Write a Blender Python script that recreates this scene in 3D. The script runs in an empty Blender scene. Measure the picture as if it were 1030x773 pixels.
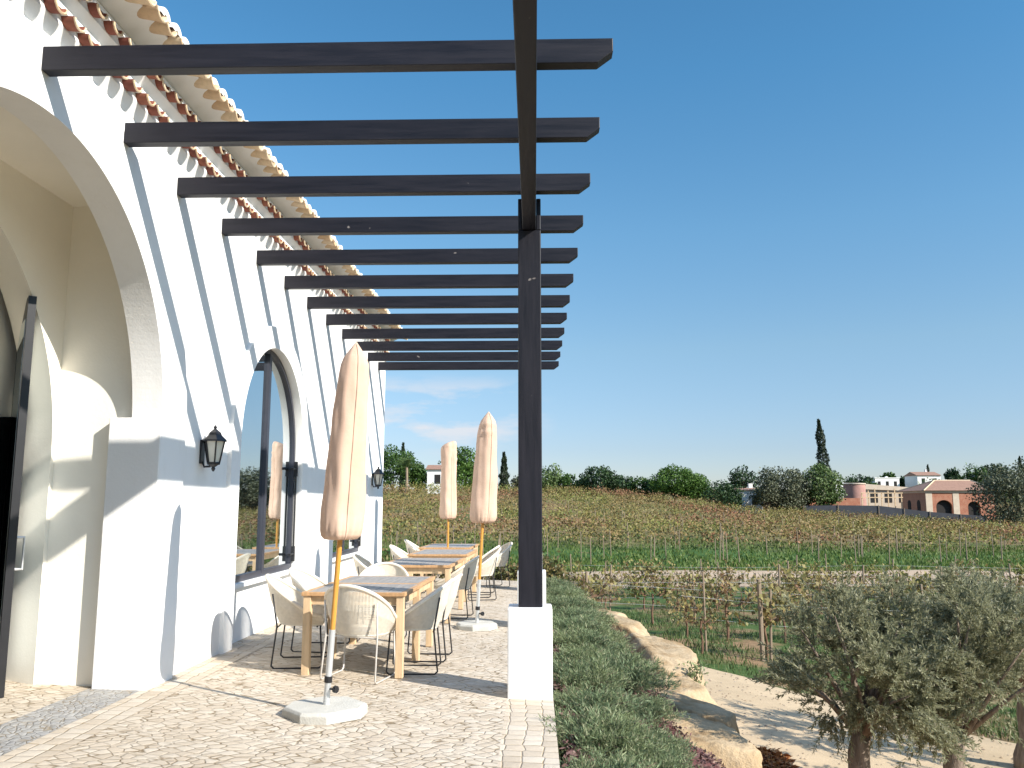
import bpy, math, random
import numpy as np
from mathutils import Vector, Matrix, noise as mnoise

R = math.radians
sc = bpy.context.scene
COL = sc.collection
rng = np.random.default_rng(11)
random.seed(5)

# ------------------------------------------------------------------ helpers
def tag(o, label=None, cat=None, group=None, kind=None):
    if label: o['label'] = label
    if cat: o['category'] = cat
    if group: o['group'] = group
    if kind: o['kind'] = kind
    return o

def link(o, parent=None):
    COL.objects.link(o)
    if parent is not None: o.parent = parent
    return o

def empty(name, loc=(0, 0, 0), rz=0, label=None, cat=None, group=None):
    o = bpy.data.objects.new(name, None)
    o.empty_display_size = .1
    o.location = loc
    o.rotation_euler = (0, 0, rz)
    link(o)
    return tag(o, label, cat, group)

def copy_tree(o, parent=None):
    c = o.copy()
    link(c, parent)
    for ch in list(o.children):
        copy_tree(ch, c)
    return c

class MB:
    """collects shapes, then links them as one mesh object"""
    def __init__(s): s.v = []; s.f = []
    def quad(s, a, b, c, d):
        n = len(s.v); s.v += [tuple(a), tuple(b), tuple(c), tuple(d)]; s.f.append((n, n+1, n+2, n+3))
    def poly(s, pts):
        n = len(s.v); s.v += [tuple(p) for p in pts]; s.f.append(tuple(range(n, n+len(pts))))
    def box(s, c, d, rz=0):
        n = len(s.v); hx, hy, hz = d[0]/2, d[1]/2, d[2]/2
        ca, sa = math.cos(rz), math.sin(rz)
        for z in (-hz, hz):
            for x, y in ((-hx, -hy), (hx, -hy), (hx, hy), (-hx, hy)):
                s.v.append((c[0]+x*ca-y*sa, c[1]+x*sa+y*ca, c[2]+z))
        for q in ((0, 3, 2, 1), (4, 5, 6, 7), (0, 1, 5, 4), (1, 2, 6, 5), (2, 3, 7, 6), (3, 0, 4, 7)):
            s.f.append(tuple(n+i for i in q))
    def bounds(s, x0, x1, y0, y1, z0, z1):
        s.box(((x0+x1)/2, (y0+y1)/2, (z0+z1)/2), (x1-x0, y1-y0, z1-z0))
    def prism(s, pts, axis, a, b):
        """extrude a closed outline; axis 'x','y','z'; pts in the two other axes"""
        def P(p, w):
            if axis == 'x': return (w, p[0], p[1])
            if axis == 'y': return (p[0], w, p[1])
            return (p[0], p[1], w)
        n = len(s.v); k = len(pts)
        s.v += [P(p, a) for p in pts] + [P(p, b) for p in pts]
        s.f.append(tuple(range(n, n+k))[::-1]); s.f.append(tuple(range(n+k, n+2*k)))
        for i in range(k):
            j = (i+1) % k
            s.f.append((n+i, n+j, n+k+j, n+k+i))
    def tube(s, path, r, seg=8, cap=True):
        path = [Vector(p) for p in path]
        rs = r if isinstance(r, (list, tuple)) else [r]*len(path)
        n0 = len(s.v)
        prev = None
        for i, p in enumerate(path):
            if i == 0: t = path[1]-p
            elif i == len(path)-1: t = p-path[-2]
            else: t = (path[i+1]-p).normalized()+(p-path[i-1]).normalized()
            t.normalize()
            if prev is None:
                u = t.orthogonal().normalized()
            else:
                u = prev-t*prev.dot(t)
                if u.length < 1e-6: u = t.orthogonal()
                u.normalize()
            prev = u
            w = t.cross(u)
            for k in range(seg):
                a = 2*math.pi*k/seg
                s.v.append(tuple(p+(u*math.cos(a)+w*math.sin(a))*rs[i]))
        for i in range(len(path)-1):
            for k in range(seg):
                a = n0+i*seg+k; b = n0+i*seg+(k+1) % seg
                s.f.append((a, b, b+seg, a+seg))
        if cap:
            s.f.append(tuple(n0+k for k in range(seg))[::-1])
            e = n0+(len(path)-1)*seg
            s.f.append(tuple(e+k for k in range(seg)))
    def lathe(s, prof, c=(0, 0, 0), seg=24, fold=None, cap=True):
        """prof: (r, z) pairs; fold(angle, i, r) may change the radius"""
        n0 = len(s.v)
        for i, (r, z) in enumerate(prof):
            for k in range(seg):
                a = 2*math.pi*k/seg
                rr = fold(a, i, r) if fold else r
                s.v.append((c[0]+rr*math.cos(a), c[1]+rr*math.sin(a), c[2]+z))
        for i in range(len(prof)-1):
            for k in range(seg):
                a = n0+i*seg+k; b = n0+i*seg+(k+1) % seg
                s.f.append((a, b, b+seg, a+seg))
        if cap:
            s.f.append(tuple(n0+k for k in range(seg))[::-1])
            e = n0+(len(prof)-1)*seg
            s.f.append(tuple(e+k for k in range(seg)))
    def build(s, name, m, parent=None, smooth=False, bevel=0, loc=None):
        me = bpy.data.meshes.new(name)
        me.from_pydata(s.v, [], s.f)
        me.validate()
        me.update()
        if m is not None: me.materials.append(m)
        if smooth:
            me.polygons.foreach_set('use_smooth', [True]*len(me.polygons))
        o = bpy.data.objects.new(name, me)
        link(o, parent)
        if loc: o.location = loc
        if bevel:
            b = o.modifiers.new('bevel', 'BEVEL'); b.width = bevel; b.segments = 2; b.limit_method = 'ANGLE'
        if smooth == 'angle':
            try: me.set_sharp_from_angle(angle=R(40))
            except Exception: pass
        return o

def np_mesh(name, V, F, m, parent=None, smooth=False):
    """V (n,3), F (k,4) quads"""
    me = bpy.data.meshes.new(name)
    V = np.asarray(V, np.float32); F = np.asarray(F, np.int32)
    me.vertices.add(len(V)); me.vertices.foreach_set('co', V.ravel())
    k = F.shape[1]
    me.loops.add(F.size); me.loops.foreach_set('vertex_index', F.ravel())
    me.polygons.add(len(F)); me.polygons.foreach_set('loop_start', np.arange(0, F.size, k, dtype=np.int32))
    me.update(calc_edges=True)
    if smooth: me.polygons.foreach_set('use_smooth', np.ones(len(F), bool))
    if m is not None: me.materials.append(m)
    o = bpy.data.objects.new(name, me)
    link(o, parent)
    return o

def unit(a): return a/np.maximum(np.linalg.norm(a, axis=-1, keepdims=True), 1e-9)
def rdir(n): return unit(rng.normal(size=(n, 3)))

def leaves(P, D, L, W, N=None):
    """diamond leaves: root P, direction D, length L, width W -> V, F"""
    n = len(P)
    if N is None: N = rdir(n)
    S = unit(np.cross(D, N)); up = unit(np.cross(S, D))
    L = np.broadcast_to(np.asarray(L, float), (n,))[:, None]; W = np.broadcast_to(np.asarray(W, float), (n,))[:, None]
    mid = P+D*L*.45+up*W*.12
    V = np.stack([P, mid+S*W*.5, P+D*L-up*W*.15, mid-S*W*.5], 1).reshape(-1, 3)
    F = np.arange(4*n).reshape(n, 4)
    return V, F

def merge(parts):
    Vs, Fs, n = [], [], 0
    for V, F in parts:
        Vs.append(V); Fs.append(F+n); n += len(V)
    return np.concatenate(Vs), np.concatenate(Fs)

# ------------------------------------------------------------------ materials
class NT:
    def __init__(s, name):
        s.m = bpy.data.materials.new(name); s.m.use_nodes = True
        s.t = s.m.node_tree; s.t.nodes.clear()
        s.out = s.n('ShaderNodeOutputMaterial')
    def n(s, typ, **kw):
        nd = s.t.nodes.new(typ)
        for k, v in kw.items(): setattr(nd, k, v)
        return nd
    def l(s, a, b): s.t.links.new(a, b)
    def val(s, sock, v):
        if hasattr(v, 'is_linked') or isinstance(v, bpy.types.NodeSocket): s.l(v, sock)
        else: sock.default_value = v
    def noise(s, scale, detail=4, rough=.55, vec=None, out='Fac', dist=0):
        nd = s.n('ShaderNodeTexNoise'); nd.inputs['Scale'].default_value = scale
        nd.inputs['Detail'].default_value = detail; nd.inputs['Roughness'].default_value = rough
        nd.inputs['Distortion'].default_value = dist
        if vec is not None: s.l(vec, nd.inputs['Vector'])
        return nd.outputs[out]
    def ramp(s, fac, stops, interp='LINEAR'):
        nd = s.n('ShaderNodeValToRGB'); cr = nd.color_ramp; cr.interpolation = interp
        while len(cr.elements) < len(stops): cr.elements.new(.5)
        for e, (p, c) in zip(cr.elements, stops):
            e.position = p; e.color = (c[0], c[1], c[2], 1) if not isinstance(c, (int, float)) else (c, c, c, 1)
        s.l(fac, nd.inputs['Fac']); return nd.outputs['Color']
    def mix(s, f, a, b, mode='MIX'):
        nd = s.n('ShaderNodeMix', data_type='RGBA', blend_type=mode)
        for sock, v in ((nd.inputs['Factor'], f), (nd.inputs['A'], a), (nd.inputs['B'], b)):
            if isinstance(v, bpy.types.NodeSocket): s.l(v, sock)
            elif isinstance(v, (int, float)): sock.default_value = v if sock.type == 'VALUE' else (v, v, v, 1)
            else: sock.default_value = (v[0], v[1], v[2], 1)
        return nd.outputs['Result']
    def math(s, op, a, b=0.0, clamp=False):
        nd = s.n('ShaderNodeMath', operation=op, use_clamp=clamp)
        for i, v in enumerate((a, b)):
            if isinstance(v, bpy.types.NodeSocket): s.l(v, nd.inputs[i])
            else: nd.inputs[i].default_value = v
        return nd.outputs[0]
    def pos(s): return s.n('ShaderNodeNewGeometry').outputs['Position']
    def obj(s): return s.n('ShaderNodeTexCoord').outputs['Object']
    def island(s): return s.n('ShaderNodeNewGeometry').outputs['Random Per Island']
    def sep(s, v):
        nd = s.n('ShaderNodeSeparateXYZ'); s.l(v, nd.inputs[0]); return nd.outputs
    def mapping(s, v, rot=(0, 0, 0), scale=(1, 1, 1), loc=(0, 0, 0)):
        nd = s.n('ShaderNodeMapping'); s.l(v, nd.inputs['Vector'])
        nd.inputs['Rotation'].default_value = rot; nd.inputs['Scale'].default_value = scale; nd.inputs['Location'].default_value = loc
        return nd.outputs[0]
    def bump(s, h, strength=.3, dist=.01):
        nd = s.n('ShaderNodeBump'); nd.inputs['Strength'].default_value = strength; nd.inputs['Distance'].default_value = dist
        s.l(h, nd.inputs['Height']); return nd.outputs[0]
    def principled(s, col, rough=.7, normal=None, metallic=0, spec=None, coat=0, link=True):
        b = s.n('ShaderNodeBsdfPrincipled')
        if isinstance(col, bpy.types.NodeSocket): s.l(col, b.inputs['Base Color'])
        else: b.inputs['Base Color'].default_value = (*col, 1)
        if isinstance(rough, bpy.types.NodeSocket): s.l(rough, b.inputs['Roughness'])
        else: b.inputs['Roughness'].default_value = rough
        b.inputs['Metallic'].default_value = metallic
        if spec is not None: b.inputs['Specular IOR Level'].default_value = spec
        if coat: b.inputs['Coat Weight'].default_value = coat
        if normal is not None: s.l(normal, b.inputs['Normal'])
        if link: s.l(b.outputs[0], s.out.inputs['Surface'])
        return b.outputs[0]

def simple(name, c, rough=.6, var=.12, scale=6, bump=0, bscale=60, metallic=0, spec=None, stretch=None):
    t = NT(name); v = t.obj()
    if stretch: v = t.mapping(v, scale=stretch)
    n1 = t.noise(scale, 5, .6, v)
    col = t.ramp(n1, [(.25, [x*(1-var) for x in c]), (.75, [min(1, x*(1+var)) for x in c])])
    nm = t.bump(t.noise(bscale, 3, .6, v), bump, .01) if bump else None
    t.principled(col, rough, nm, metallic, spec)
    return t.m

def foliage(name, cols, trans=.25, big=None, bigscale=.05, rough=.55):
    """cols: stops over the per-leaf random value; big: second palette mixed in by a large noise"""
    t = NT(name)
    k = len(cols)
    c = t.ramp(t.island(), [(i/max(1, k-1), q) for i, q in enumerate(cols)])
    if big:
        c2 = t.ramp(t.island(), [(i/max(1, len(big)-1), q) for i, q in enumerate(big)])
        f = t.ramp(t.noise(bigscale, 3, .6, t.pos()), [(.38, 0), (.60, 1)])
        c = t.mix(f, c, c2)
    b = t.principled(c, rough, link=False, spec=.3)
    tr = t.n('ShaderNodeBsdfTranslucent'); t.l(c, tr.inputs['Color'])
    ms = t.n('ShaderNodeMixShader'); ms.inputs[0].default_value = trans
    t.l(b, ms.inputs[1]); t.l(tr.outputs[0], ms.inputs[2]); t.l(ms.outputs[0], t.out.inputs['Surface'])
    return t.m

def plaster():
    t = NT('white_plaster'); p = t.pos()
    n1 = t.noise(.9, 5, .6, p)
    c = t.ramp(n1, [(.3, (.75, .74, .72)), (.7, (.80, .795, .78))])
    # rain marks and scuffs low on the wall
    z = t.sep(p)[2]
    low = t.math('MULTIPLY', t.ramp(t.math('MULTIPLY_ADD', z, -2.2), [(.0, 0), (1, 1)]), 1)
    n2 = t.noise(7, 5, .7, t.mapping(p, scale=(1, 1, .25)))
    d = t.ramp(n2, [(.52, 0), (.75, 1)])
    c = t.mix(t.math('MULTIPLY', d, .16), c, (.58, .54, .47))
    h = t.math('ADD', t.noise(45, 4, .6, p), t.math('MULTIPLY', t.noise(5, 3, .5, p), 2.0))
    t.principled(c, .85, t.bump(h, .25, .006), spec=.2)
    return t.m

def cobble(name, stones, joint, scale=8.5, rot=.5, rand=.75, stretch=(1, 1, 1), jw=.07, wav=.25):
    t = NT(name); p = t.pos()
    w = t.n('ShaderNodeTexNoise'); w.inputs['Scale'].default_value = 1.3; t.l(p, w.inputs['Vector'])
    off = t.n('ShaderNodeVectorMath', operation='MULTIPLY_ADD')
    t.l(w.outputs['Color'], off.inputs[0]); off.inputs[1].default_value = (wav, wav, 0); t.l(p, off.inputs[2])
    v = t.mapping(off.outputs[0], rot=(0, 0, rot), scale=(stretch[0], stretch[1], 0))
    vo = t.n('ShaderNodeTexVoronoi', feature='DISTANCE_TO_EDGE'); vo.inputs['Scale'].default_value = scale
    vo.inputs['Randomness'].default_value = rand; t.l(v, vo.inputs['Vector'])
    vc = t.n('ShaderNodeTexVoronoi', feature='F1'); vc.inputs['Scale'].default_value = scale
    vc.inputs['Randomness'].default_value = rand; t.l(v, vc.inputs['Vector'])
    rnd = t.sep(vc.outputs['Color'])
    base = t.ramp(rnd[0], [(i/(len(stones)-1), c) for i, c in enumerate(stones)])
    grain = t.noise(40, 5, .65, p)
    base = t.mix(.35, base, t.ramp(grain, [(.3, [c*.72 for c in stones[1]]), (.7, [min(.85, c*1.1) for c in stones[1]])]))
    wide = t.noise(.7, 4, .6, p)
    base = t.mix(t.ramp(wide, [(.45, 0), (.7, .35)]), base, [c*.78 for c in stones[0]])
    edge = t.math('ADD', vo.outputs['Distance'], t.math('MULTIPLY', t.math('SUBTRACT', t.noise(28, 3, .6, p), .5), .06))
    jf = t.ramp(edge, [(jw*.35, 1), (jw, 0)])
    jf = t.math('MULTIPLY', jf, t.ramp(t.noise(7, 3, .6, p), [(.42, .12), (.62, 1)]))
    jc = t.mix(t.noise(3.2, 4, .6, p), [c*.62 for c in joint], joint)
    c = t.mix(jf, base, jc)
    dome = t.ramp(edge, [(0, 0), (jw*1.1, .75), (.35, 1)])
    h = t.math('ADD', t.math('MULTIPLY', dome, 1.0), t.math('MULTIPLY', grain, .25))
    h = t.math('ADD', h, t.math('MULTIPLY', rnd[1], .35))
    t.principled(c, .8, t.bump(h, .6, .014), spec=.25)
    return t.m

M = {}
M['plaster'] = plaster()
M['inner'] = simple('cream_plaster', (.85, .81, .72), .85, .04, 1.2, .15, 40, spec=.2)
STONES = [(.41, .335, .25), (.52, .445, .35), (.58, .515, .425), (.48, .395, .30), (.54, .455, .35)]
M['cobble'] = cobble('limestone_cobbles', STONES, (.27, .20, .12), 10.8, .62, .58, (1, 1.18, 1), .08)
M['border'] = cobble('border_cobbles', STONES, (.40, .30, .18), 7.8, 0, .22, (1.0, 1.0, 1), .06, .05)
M['greyband'] = cobble('grey_setts', [(.27, .26, .25), (.34, .33, .31), (.43, .41, .38), (.31, .30, .29)], (.34, .28, .2), 15, .1, .7, (1.2, 1, 1), .09)

def dark_timber(sc3):
    t = NT('dark_painted_timber'); v = t.obj()
    n1 = t.noise(3, 6, .65, t.mapping(v, scale=sc3))
    c = t.ramp(n1, [(.3, (.005, .005, .0085)), (.7, (.013, .012, .018))])
    sp = t.noise(9, 2, .5, v)
    c = t.mix(t.ramp(sp, [(.76, 0), (.79, .7)]), c, (.25, .22, .2))
    t.principled(c, t.ramp(n1, [(.3, .42), (.7, .6)]), t.bump(n1, .25, .005), spec=.3)
    return t.m
M['timber'] = dark_timber((.6, 8, 8)); M['timber_post'] = dark_timber((8, 8, .6)); M['timber_beam'] = dark_timber((8, .6, 8))
M['black'] = simple('black_metal', (.012, .012, .014), .4, .2, 8, spec=.5)
M['frame'] = simple('window_frame_paint', (.030, .032, .045), .4, .15, 5)
def glass_dark():
    t = NT('window_glass')
    h = t.noise(1.6, 2, .5, t.obj())
    b = t.principled((.012, .014, .016), .02, t.bump(h, .04, .01), spec=1.0, link=False)
    g = t.n('ShaderNodeBsdfGlossy'); g.inputs['Roughness'].default_value = .015; g.inputs['Color'].default_value = (.82, .88, .9, 1)
    nb = t.bump(h, .05, .01); t.l(nb, g.inputs['Normal'])
    ms = t.n('ShaderNodeMixShader'); ms.inputs[0].default_value = .85
    t.l(b, ms.inputs[1]); t.l(g.outputs[0], ms.inputs[2]); t.l(ms.outputs[0], t.out.inputs['Surface'])
    return t.m
M['glass'] = glass_dark()
M['doorglass'] = simple('dark_door_glass', (.006, .007, .008), .12, .2, 2, spec=.25)
M['brass'] = simple('dark_bronze', (.12, .10, .08), .4, .2, 8, metallic=.8)
def terracotta(name, c, lo, hi):
    t = NT(name)
    b = t.ramp(t.island(), [(0, lo), (.5, c), (1, hi)])
    n1 = t.noise(22, 5, .65, t.pos())
    b = t.mix(t.ramp(n1, [(.45, 0), (.75, .45)]), b, [x*.55 for x in c])
    t.principled(b, .8, t.bump(n1, .3, .006), spec=.2)
    return t.m
M['tile_red'] = terracotta('terracotta_tile', (.22, .075, .05), (.16, .055, .042), (.28, .11, .07))
M['tile_cream'] = terracotta('cream_tile', (.60, .45, .29), (.52, .36, .22), (.68, .55, .39))
M['mortar'] = simple('white_mortar', (.78, .76, .71), .9, .08, 9, .3, 40, spec=.15)
def fabric():
    t = NT('umbrella_cover_fabric'); v = t.obj()
    n1 = t.noise(4, 4, .6, v)
    c = t.ramp(n1, [(.3, (.62, .43, .32)), (.7, (.69, .50, .385))])
    wv = t.n('ShaderNodeTexWave'); wv.inputs['Scale'].default_value = 120; t.l(v, wv.inputs['Vector'])
    h = t.math('ADD', t.math('MULTIPLY', n1, 2), t.math('MULTIPLY', wv.outputs['Fac'], .08))
    b = t.principled(c, .9, t.bump(h, .35, .02), spec=.1, link=False)
    tr = t.n('ShaderNodeBsdfTranslucent'); t.l(c, tr.inputs['Color'])
    ms = t.n('ShaderNodeMixShader'); ms.inputs[0].default_value = .12
    t.l(b, ms.inputs[1]); t.l(tr.outputs[0], ms.inputs[2]); t.l(ms.outputs[0], t.out.inputs['Surface'])
    return t.m
M['cover'] = fabric()
M['pole'] = simple('varnished_pole', (.50, .24, .045), .35, .18, 3, 0, 60, spec=.5, stretch=(20, 20, 1.5))
M['galv'] = simple('pale_steel', (.62, .63, .63), .35, .08, 8, metallic=.6)
M['concrete'] = simple('base_concrete', (.47, .45, .40), .9, .14, 7, .4, 70, spec=.2)
M['rope'] = simple('cream_rope', (.70, .64, .54), .85, .10, 30, .3, 180, spec=.15)
M['seat'] = simple('cream_seat', (.68, .63, .54), .9, .08, 20, .3, 160, spec=.15)
M['wire_black'] = simple('black_wire', (.015, .015, .017), .4, .1, 8)
M['wire_pale'] = simple('pale_wire', (.55, .52, .48), .4, .1, 8, metallic=.2)
M['woodgrey'] = simple('weathered_grey_wood', (.27, .25, .23), .55, .28, 3, .25, 40, stretch=(14, 1.2, 6))
M['wood'] = simple('pale_teak', (.56, .40, .24), .65, .2, 3, .2, 40, stretch=(8, 8, 1.2))
M['woodedge'] = simple('teak_edge', (.46, .27, .13), .55, .25, 4, .2, 40, stretch=(8, 2, 4))
M['lampglass'] = simple('lantern_glass', (.62, .60, .52), .15, .08, 6, spec=.6)

# ------------------------------------------------------------------ terrain
WX = -3.235                # wall plane
SL = .028                  # the terrace falls gently away from the house
def tz(x, y=0): return -SL*(x+3.2244)
def sm(a, b, x):
    t = np.clip((x-a)/(b-a), 0, 1); return t*t*(3-2*t)
def T(x, y):
    x = np.asarray(x, float); y = np.asarray(y, float)
    d = np.hypot(np.maximum(0, x-.15), np.maximum(0, y-18.5))
    z = np.interp(d, [0, .05, 1.4, 2.1, 5, 9], [-.45, -.17, -.72, -1.46, -1.72, -1.85])
    z = z+.05*np.sin(x*.55+1)*np.sin(y*.43)*sm(3, 8, d)
    a = np.clip(x/np.maximum(y, 1), -.6, 1.0)              # the crest falls to the right
    e = np.interp(a, [-.6, -.17, .0, .10, .19, .26, .37, .47, .57, 1.0], [16, 15, 12.5, 9, 1, -8, -14, -20, -24, -26])/859
    zc = 1.5+e*132
    k = np.clip((y-56)/(132-56), 0, 1); k = .75*k+.25*k*k
    z = z+(zc+1.85)*k
    z = z+.25*np.sin(x*.11+.6)*np.sin(y*.13)*sm(60, 80, y)*(1-sm(115, 130, y))
    far = sm(140, 260, y)
    return z+far*np.maximum(0, 6.5-zc)
def Tf(x, y): return float(T(x, y))

def axis(fine0, fine1, step, lo, hi, g=1.22):
    a = list(np.arange(fine0, fine1+1e-6, step)); s = step; x = a[-1]
    while x < hi: s *= g; x += s; a.append(x)
    s = step; x = a[0]; pre = []
    while x > lo: s *= g; x -= s; pre.append(x)
    return np.array(pre[::-1]+a)
def grid_sheet(name, xs, ys, m, fn=T, dz=0):
    X, Y = np.meshgrid(xs, ys); Z = fn(X, Y)+dz
    V = np.stack([X, Y, Z], -1).reshape(-1, 3); nx = len(xs)
    i = (np.arange(len(ys)-1)[:, None]*nx+np.arange(nx-1)[None]).ravel()
    F = np.stack([i, i+1, i+nx+1, i+nx], 1)
    return np_mesh(name, V, F, m, smooth=True)

def field_mat():
    t = NT('vineyard_soil_and_grass'); p = t.pos(); xyz = t.sep(p)
    n1 = t.noise(.55, 5, .65, p); n2 = t.noise(5, 5, .7, p); n3 = t.noise(.09, 3, .5, p)
    grass = t.ramp(n2, [(.3, (.04, .075, .02)), (.7, (.08, .125, .04))])
    soil = t.ramp(n2, [(.3, (.17, .105, .055)), (.7, (.30, .20, .115))])
    olive = t.ramp(n2, [(.3, (.10, .10, .035)), (.7, (.19, .15, .065))])
    g = t.ramp(n1, [(.46, 1), (.60, 0)])
    near = t.mix(g, soil, grass)
    far = t.mix(t.ramp(n3, [(.4, 0), (.6, 1)]), t.mix(.45, olive, grass), t.mix(.35, soil, olive))
    y = xyz[1]
    strip = t.mix(t.ramp(n1, [(.60, 1), (.72, 0)]), soil, t.ramp(n2, [(.3, (.035, .08, .02)), (.7, (.07, .13, .04))]))
    f1 = t.ramp(t.math('MULTIPLY', y, .01), [(.40, 0), (.43, 1)])
    c = t.mix(f1, near, strip)
    yj = t.math('ADD', y, t.math('MULTIPLY', t.math('SUBTRACT', t.noise(.06, 3, .5, p), .5), 14))
    f2 = t.ramp(t.math('MULTIPLY', yj, .01), [(.60, 0), (.68, 1)])
    c = t.mix(f2, c, far)
    t.principled(c, .95, t.bump(n2, .5, .05), spec=.1)
    return t.m
M['field'] = field_mat()
ground = grid_sheet('ground', axis(-9, 26, .3, -2500, 2500), axis(2, 48, .3, -400, 3000), M['field'])
tag(ground, kind='structure')

def sand_mat(name, c, stones=True):
    t = NT(name); p = t.pos()
    n1 = t.noise(1.1, 5, .65, p); n2 = t.noise(30, 5, .7, p)
    b = t.ramp(n1, [(.3, [x*.80 for x in c]), (.7, [x*1.06 for x in c])])
    b = t.mix(t.ramp(n2, [(.55, 0), (.75, .5)]), b, [x*.55 for x in c])
    t.principled(b, .95, t.bump(n2, .5, .015), spec=.1)
    return t.m
M['sand'] = sand_mat('pale_sand', (.50, .385, .25))
M['track'] = sand_mat('sandy_track', (.44, .33, .23))
M['mulch'] = sand_mat('bark_mulch', (.14, .06, .055))
M['orange'] = sand_mat('orange_soil', (.36, .14, .05))

def strip(name, m, ys, xl, xr, dz=.02, nx=26):
    V = []
    for y in ys:
        a, b = xl(y), xr(y)
        for k in range(nx):
            x = a+(b-a)*k/(nx-1); V.append((x, y, Tf(x, y)+dz))
    i = (np.arange(len(ys)-1)[:, None]*nx+np.arange(nx-1)[None]).ravel()
    F = np.stack([i, i+1, i+nx+1, i+nx], 1)
    return tag(np_mesh(name, np.array(V), F, m, smooth=True), kind='structure')
wob = lambda y, s: .12*math.sin(y*2.3+s)+.08*math.sin(y*5.1+2*s)
strip('sand_path', M['sand'], np.arange(2, 17.9, .2), lambda y: 2.0,
      lambda y: float(np.interp(y, [2, 8, 11.6, 14.4, 16.9, 17.8], [9.6, 8.6, 7.0, 5.2, 2.95, 2.3]))+wob(y, 1), .03)
strip('planting_bed', M['mulch'], np.arange(3, 18.6, .25), lambda y: .16, lambda y: 1.95+wob(y, 3), .02, 18)
strip('orange_bed', M['orange'], np.arange(7.2, 11.05, .15), lambda y: 2.15, lambda y: 3.05+wob(y, 2)*.8-.35*max(0, y-9.6), .05, 12)
V = []
xs = np.arange(-30, 60, .8); yy = np.linspace(0, 1, 7)
for x in xs:
    c = 38.6+.6*math.sin(x*.13)+.04*x; h = 3.3+.4*math.sin(x*.7)
    for k in yy: V.append((x, c+(k-.5)*2*h, Tf(x, c+(k-.5)*2*h)+.03+.30*math.exp(-((k-.75)/.18)**2)))
nx = 7; i = (np.arange(len(xs)-1)[:, None]*nx+np.arange(nx-1)[None]).ravel()
tag(np_mesh('dirt_track', np.array(V), np.stack([i, i+nx, i+nx+1, i+1], 1), M['track'], smooth=True), kind='structure')

# terrace
mb = MB(); mb.poly([(WX-2.2, -3, tz(WX-2.2)), (-.235, -3, tz(-.235)), (-.235, 18.4, tz(-.235)), (WX-2.2, 18.4, tz(WX-2.2))])
tag(mb.build('terrace', M['cobble']), kind='structure')
mb = MB(); mb.prism([(-.235, tz(-.235)), (.15, tz(.15)), (.17, -.6), (-.235, -.6)], 'y', -3, 18.4)
tag(mb.build('terrace_edge', M['border']), kind='structure')
mb = MB(); mb.bounds(-8, -.24, 18.4, 18.5, -.8, -.09)
tag(mb.build('terrace_end_kerb', M['border']), kind='structure')
mb = MB()
for x0, x1, y1 in ((-3.66, -3.23, 7.2),):
    mb.quad((x0, -3, tz(x0)+.005), (x1, -3, tz(x1)+.005), (x1, y1, tz(x1)+.005), (x0, y1, tz(x0)+.005))
tag(mb.build('threshold_band', M['greyband']), kind='structure')
mb = MB(); x0, x1 = -3.228, -2.93
mb.quad((x0, -3, tz(x0)+.005), (x1, -3, tz(x1)+.005), (x1, 18.3, tz(x1)+.005), (x0, 18.3, tz(x0)+.005))
tag(mb.build('wall_course_paving', M['border']), kind='structure')

# ------------------------------------------------------------------ the white building
house = empty('winery_building', (-7, 8, 0), 0, 'long whitewashed building with arches and terracotta tile courses', 'building')
HO = Vector((-7, 8, 0))
def hb(mb, name, m, parent=None, **k):
    mb.v = [(x-HO.x, y-HO.y, z-HO.z) for x, y, z in mb.v]
    return mb.build(name, m, house if parent is None else parent, **k)
TOP = 4.66
ARC = [(5.23, 2.17, 1.9), (10.36, 2.2, 1.24), (14.75, 2.2, 1.24)]        # centre y, spring z, radius
mb = MB()
def arc_pts(cy, zs, r, n=110):
    return [(cy+r*math.cos(math.pi-math.pi*i/n), zs+r*math.sin(math.pi*i/n)) for i in range(n+1)]
y = -3.0
for k, (cy, zs, r) in enumerate(ARC):
    dep = .215 if k == 0 else .09
    mb.quad((WX, y, -.2), (WX, cy-r, -.2), (WX, cy-r, TOP), (WX, y, TOP))
    P = arc_pts(cy, zs, r)
    for (a, za), (b, zb) in zip(P, P[1:]):
        mb.quad((WX, a, za), (WX, b, zb), (WX, b, TOP), (WX, a, TOP))
        mb.quad((WX, a, za), (WX-dep, a, za), (WX-dep, b, zb), (WX, b, zb))
    for yy_, s in ((cy-r, 1), (cy+r, -1)):
        mb.quad((WX, yy_, -.2), (WX-dep, yy_, -.2), (WX-dep, yy_, zs), (WX, yy_, zs))
    if k:                                                    # wall below and around the window, set back
        X = WX-dep
        mb.quad((X, cy-r, -.2), (X, cy+r, -.2), (X, cy+r, .66), (X, cy-r, .66))
    y = cy+r
mb.quad((WX, y, -.2), (WX, 18.1, -.2), (WX, 18.1, TOP), (WX, y, TOP))
mb.quad((WX, 18.1, -.2), (-11, 18.1, -.2), (-11, 18.1, 5.1), (WX, 18.1, 5.1))
mb.quad((-11, 18.1, -.2), (-11, -3, -.2), (-11, -3, 5.1), (-11, 18.1, 5.1))
mb.quad((WX, -3, -.2), (WX, -3, 5.1), (-11, -3, 5.1), (-11, -3, -.2))
mb.quad((WX, -3, TOP), (WX, 18.1, TOP), (WX, 18.1, 5.25), (WX, -3, 5.25))
wall = hb(mb, 'wall', M['plaster'])
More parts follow.
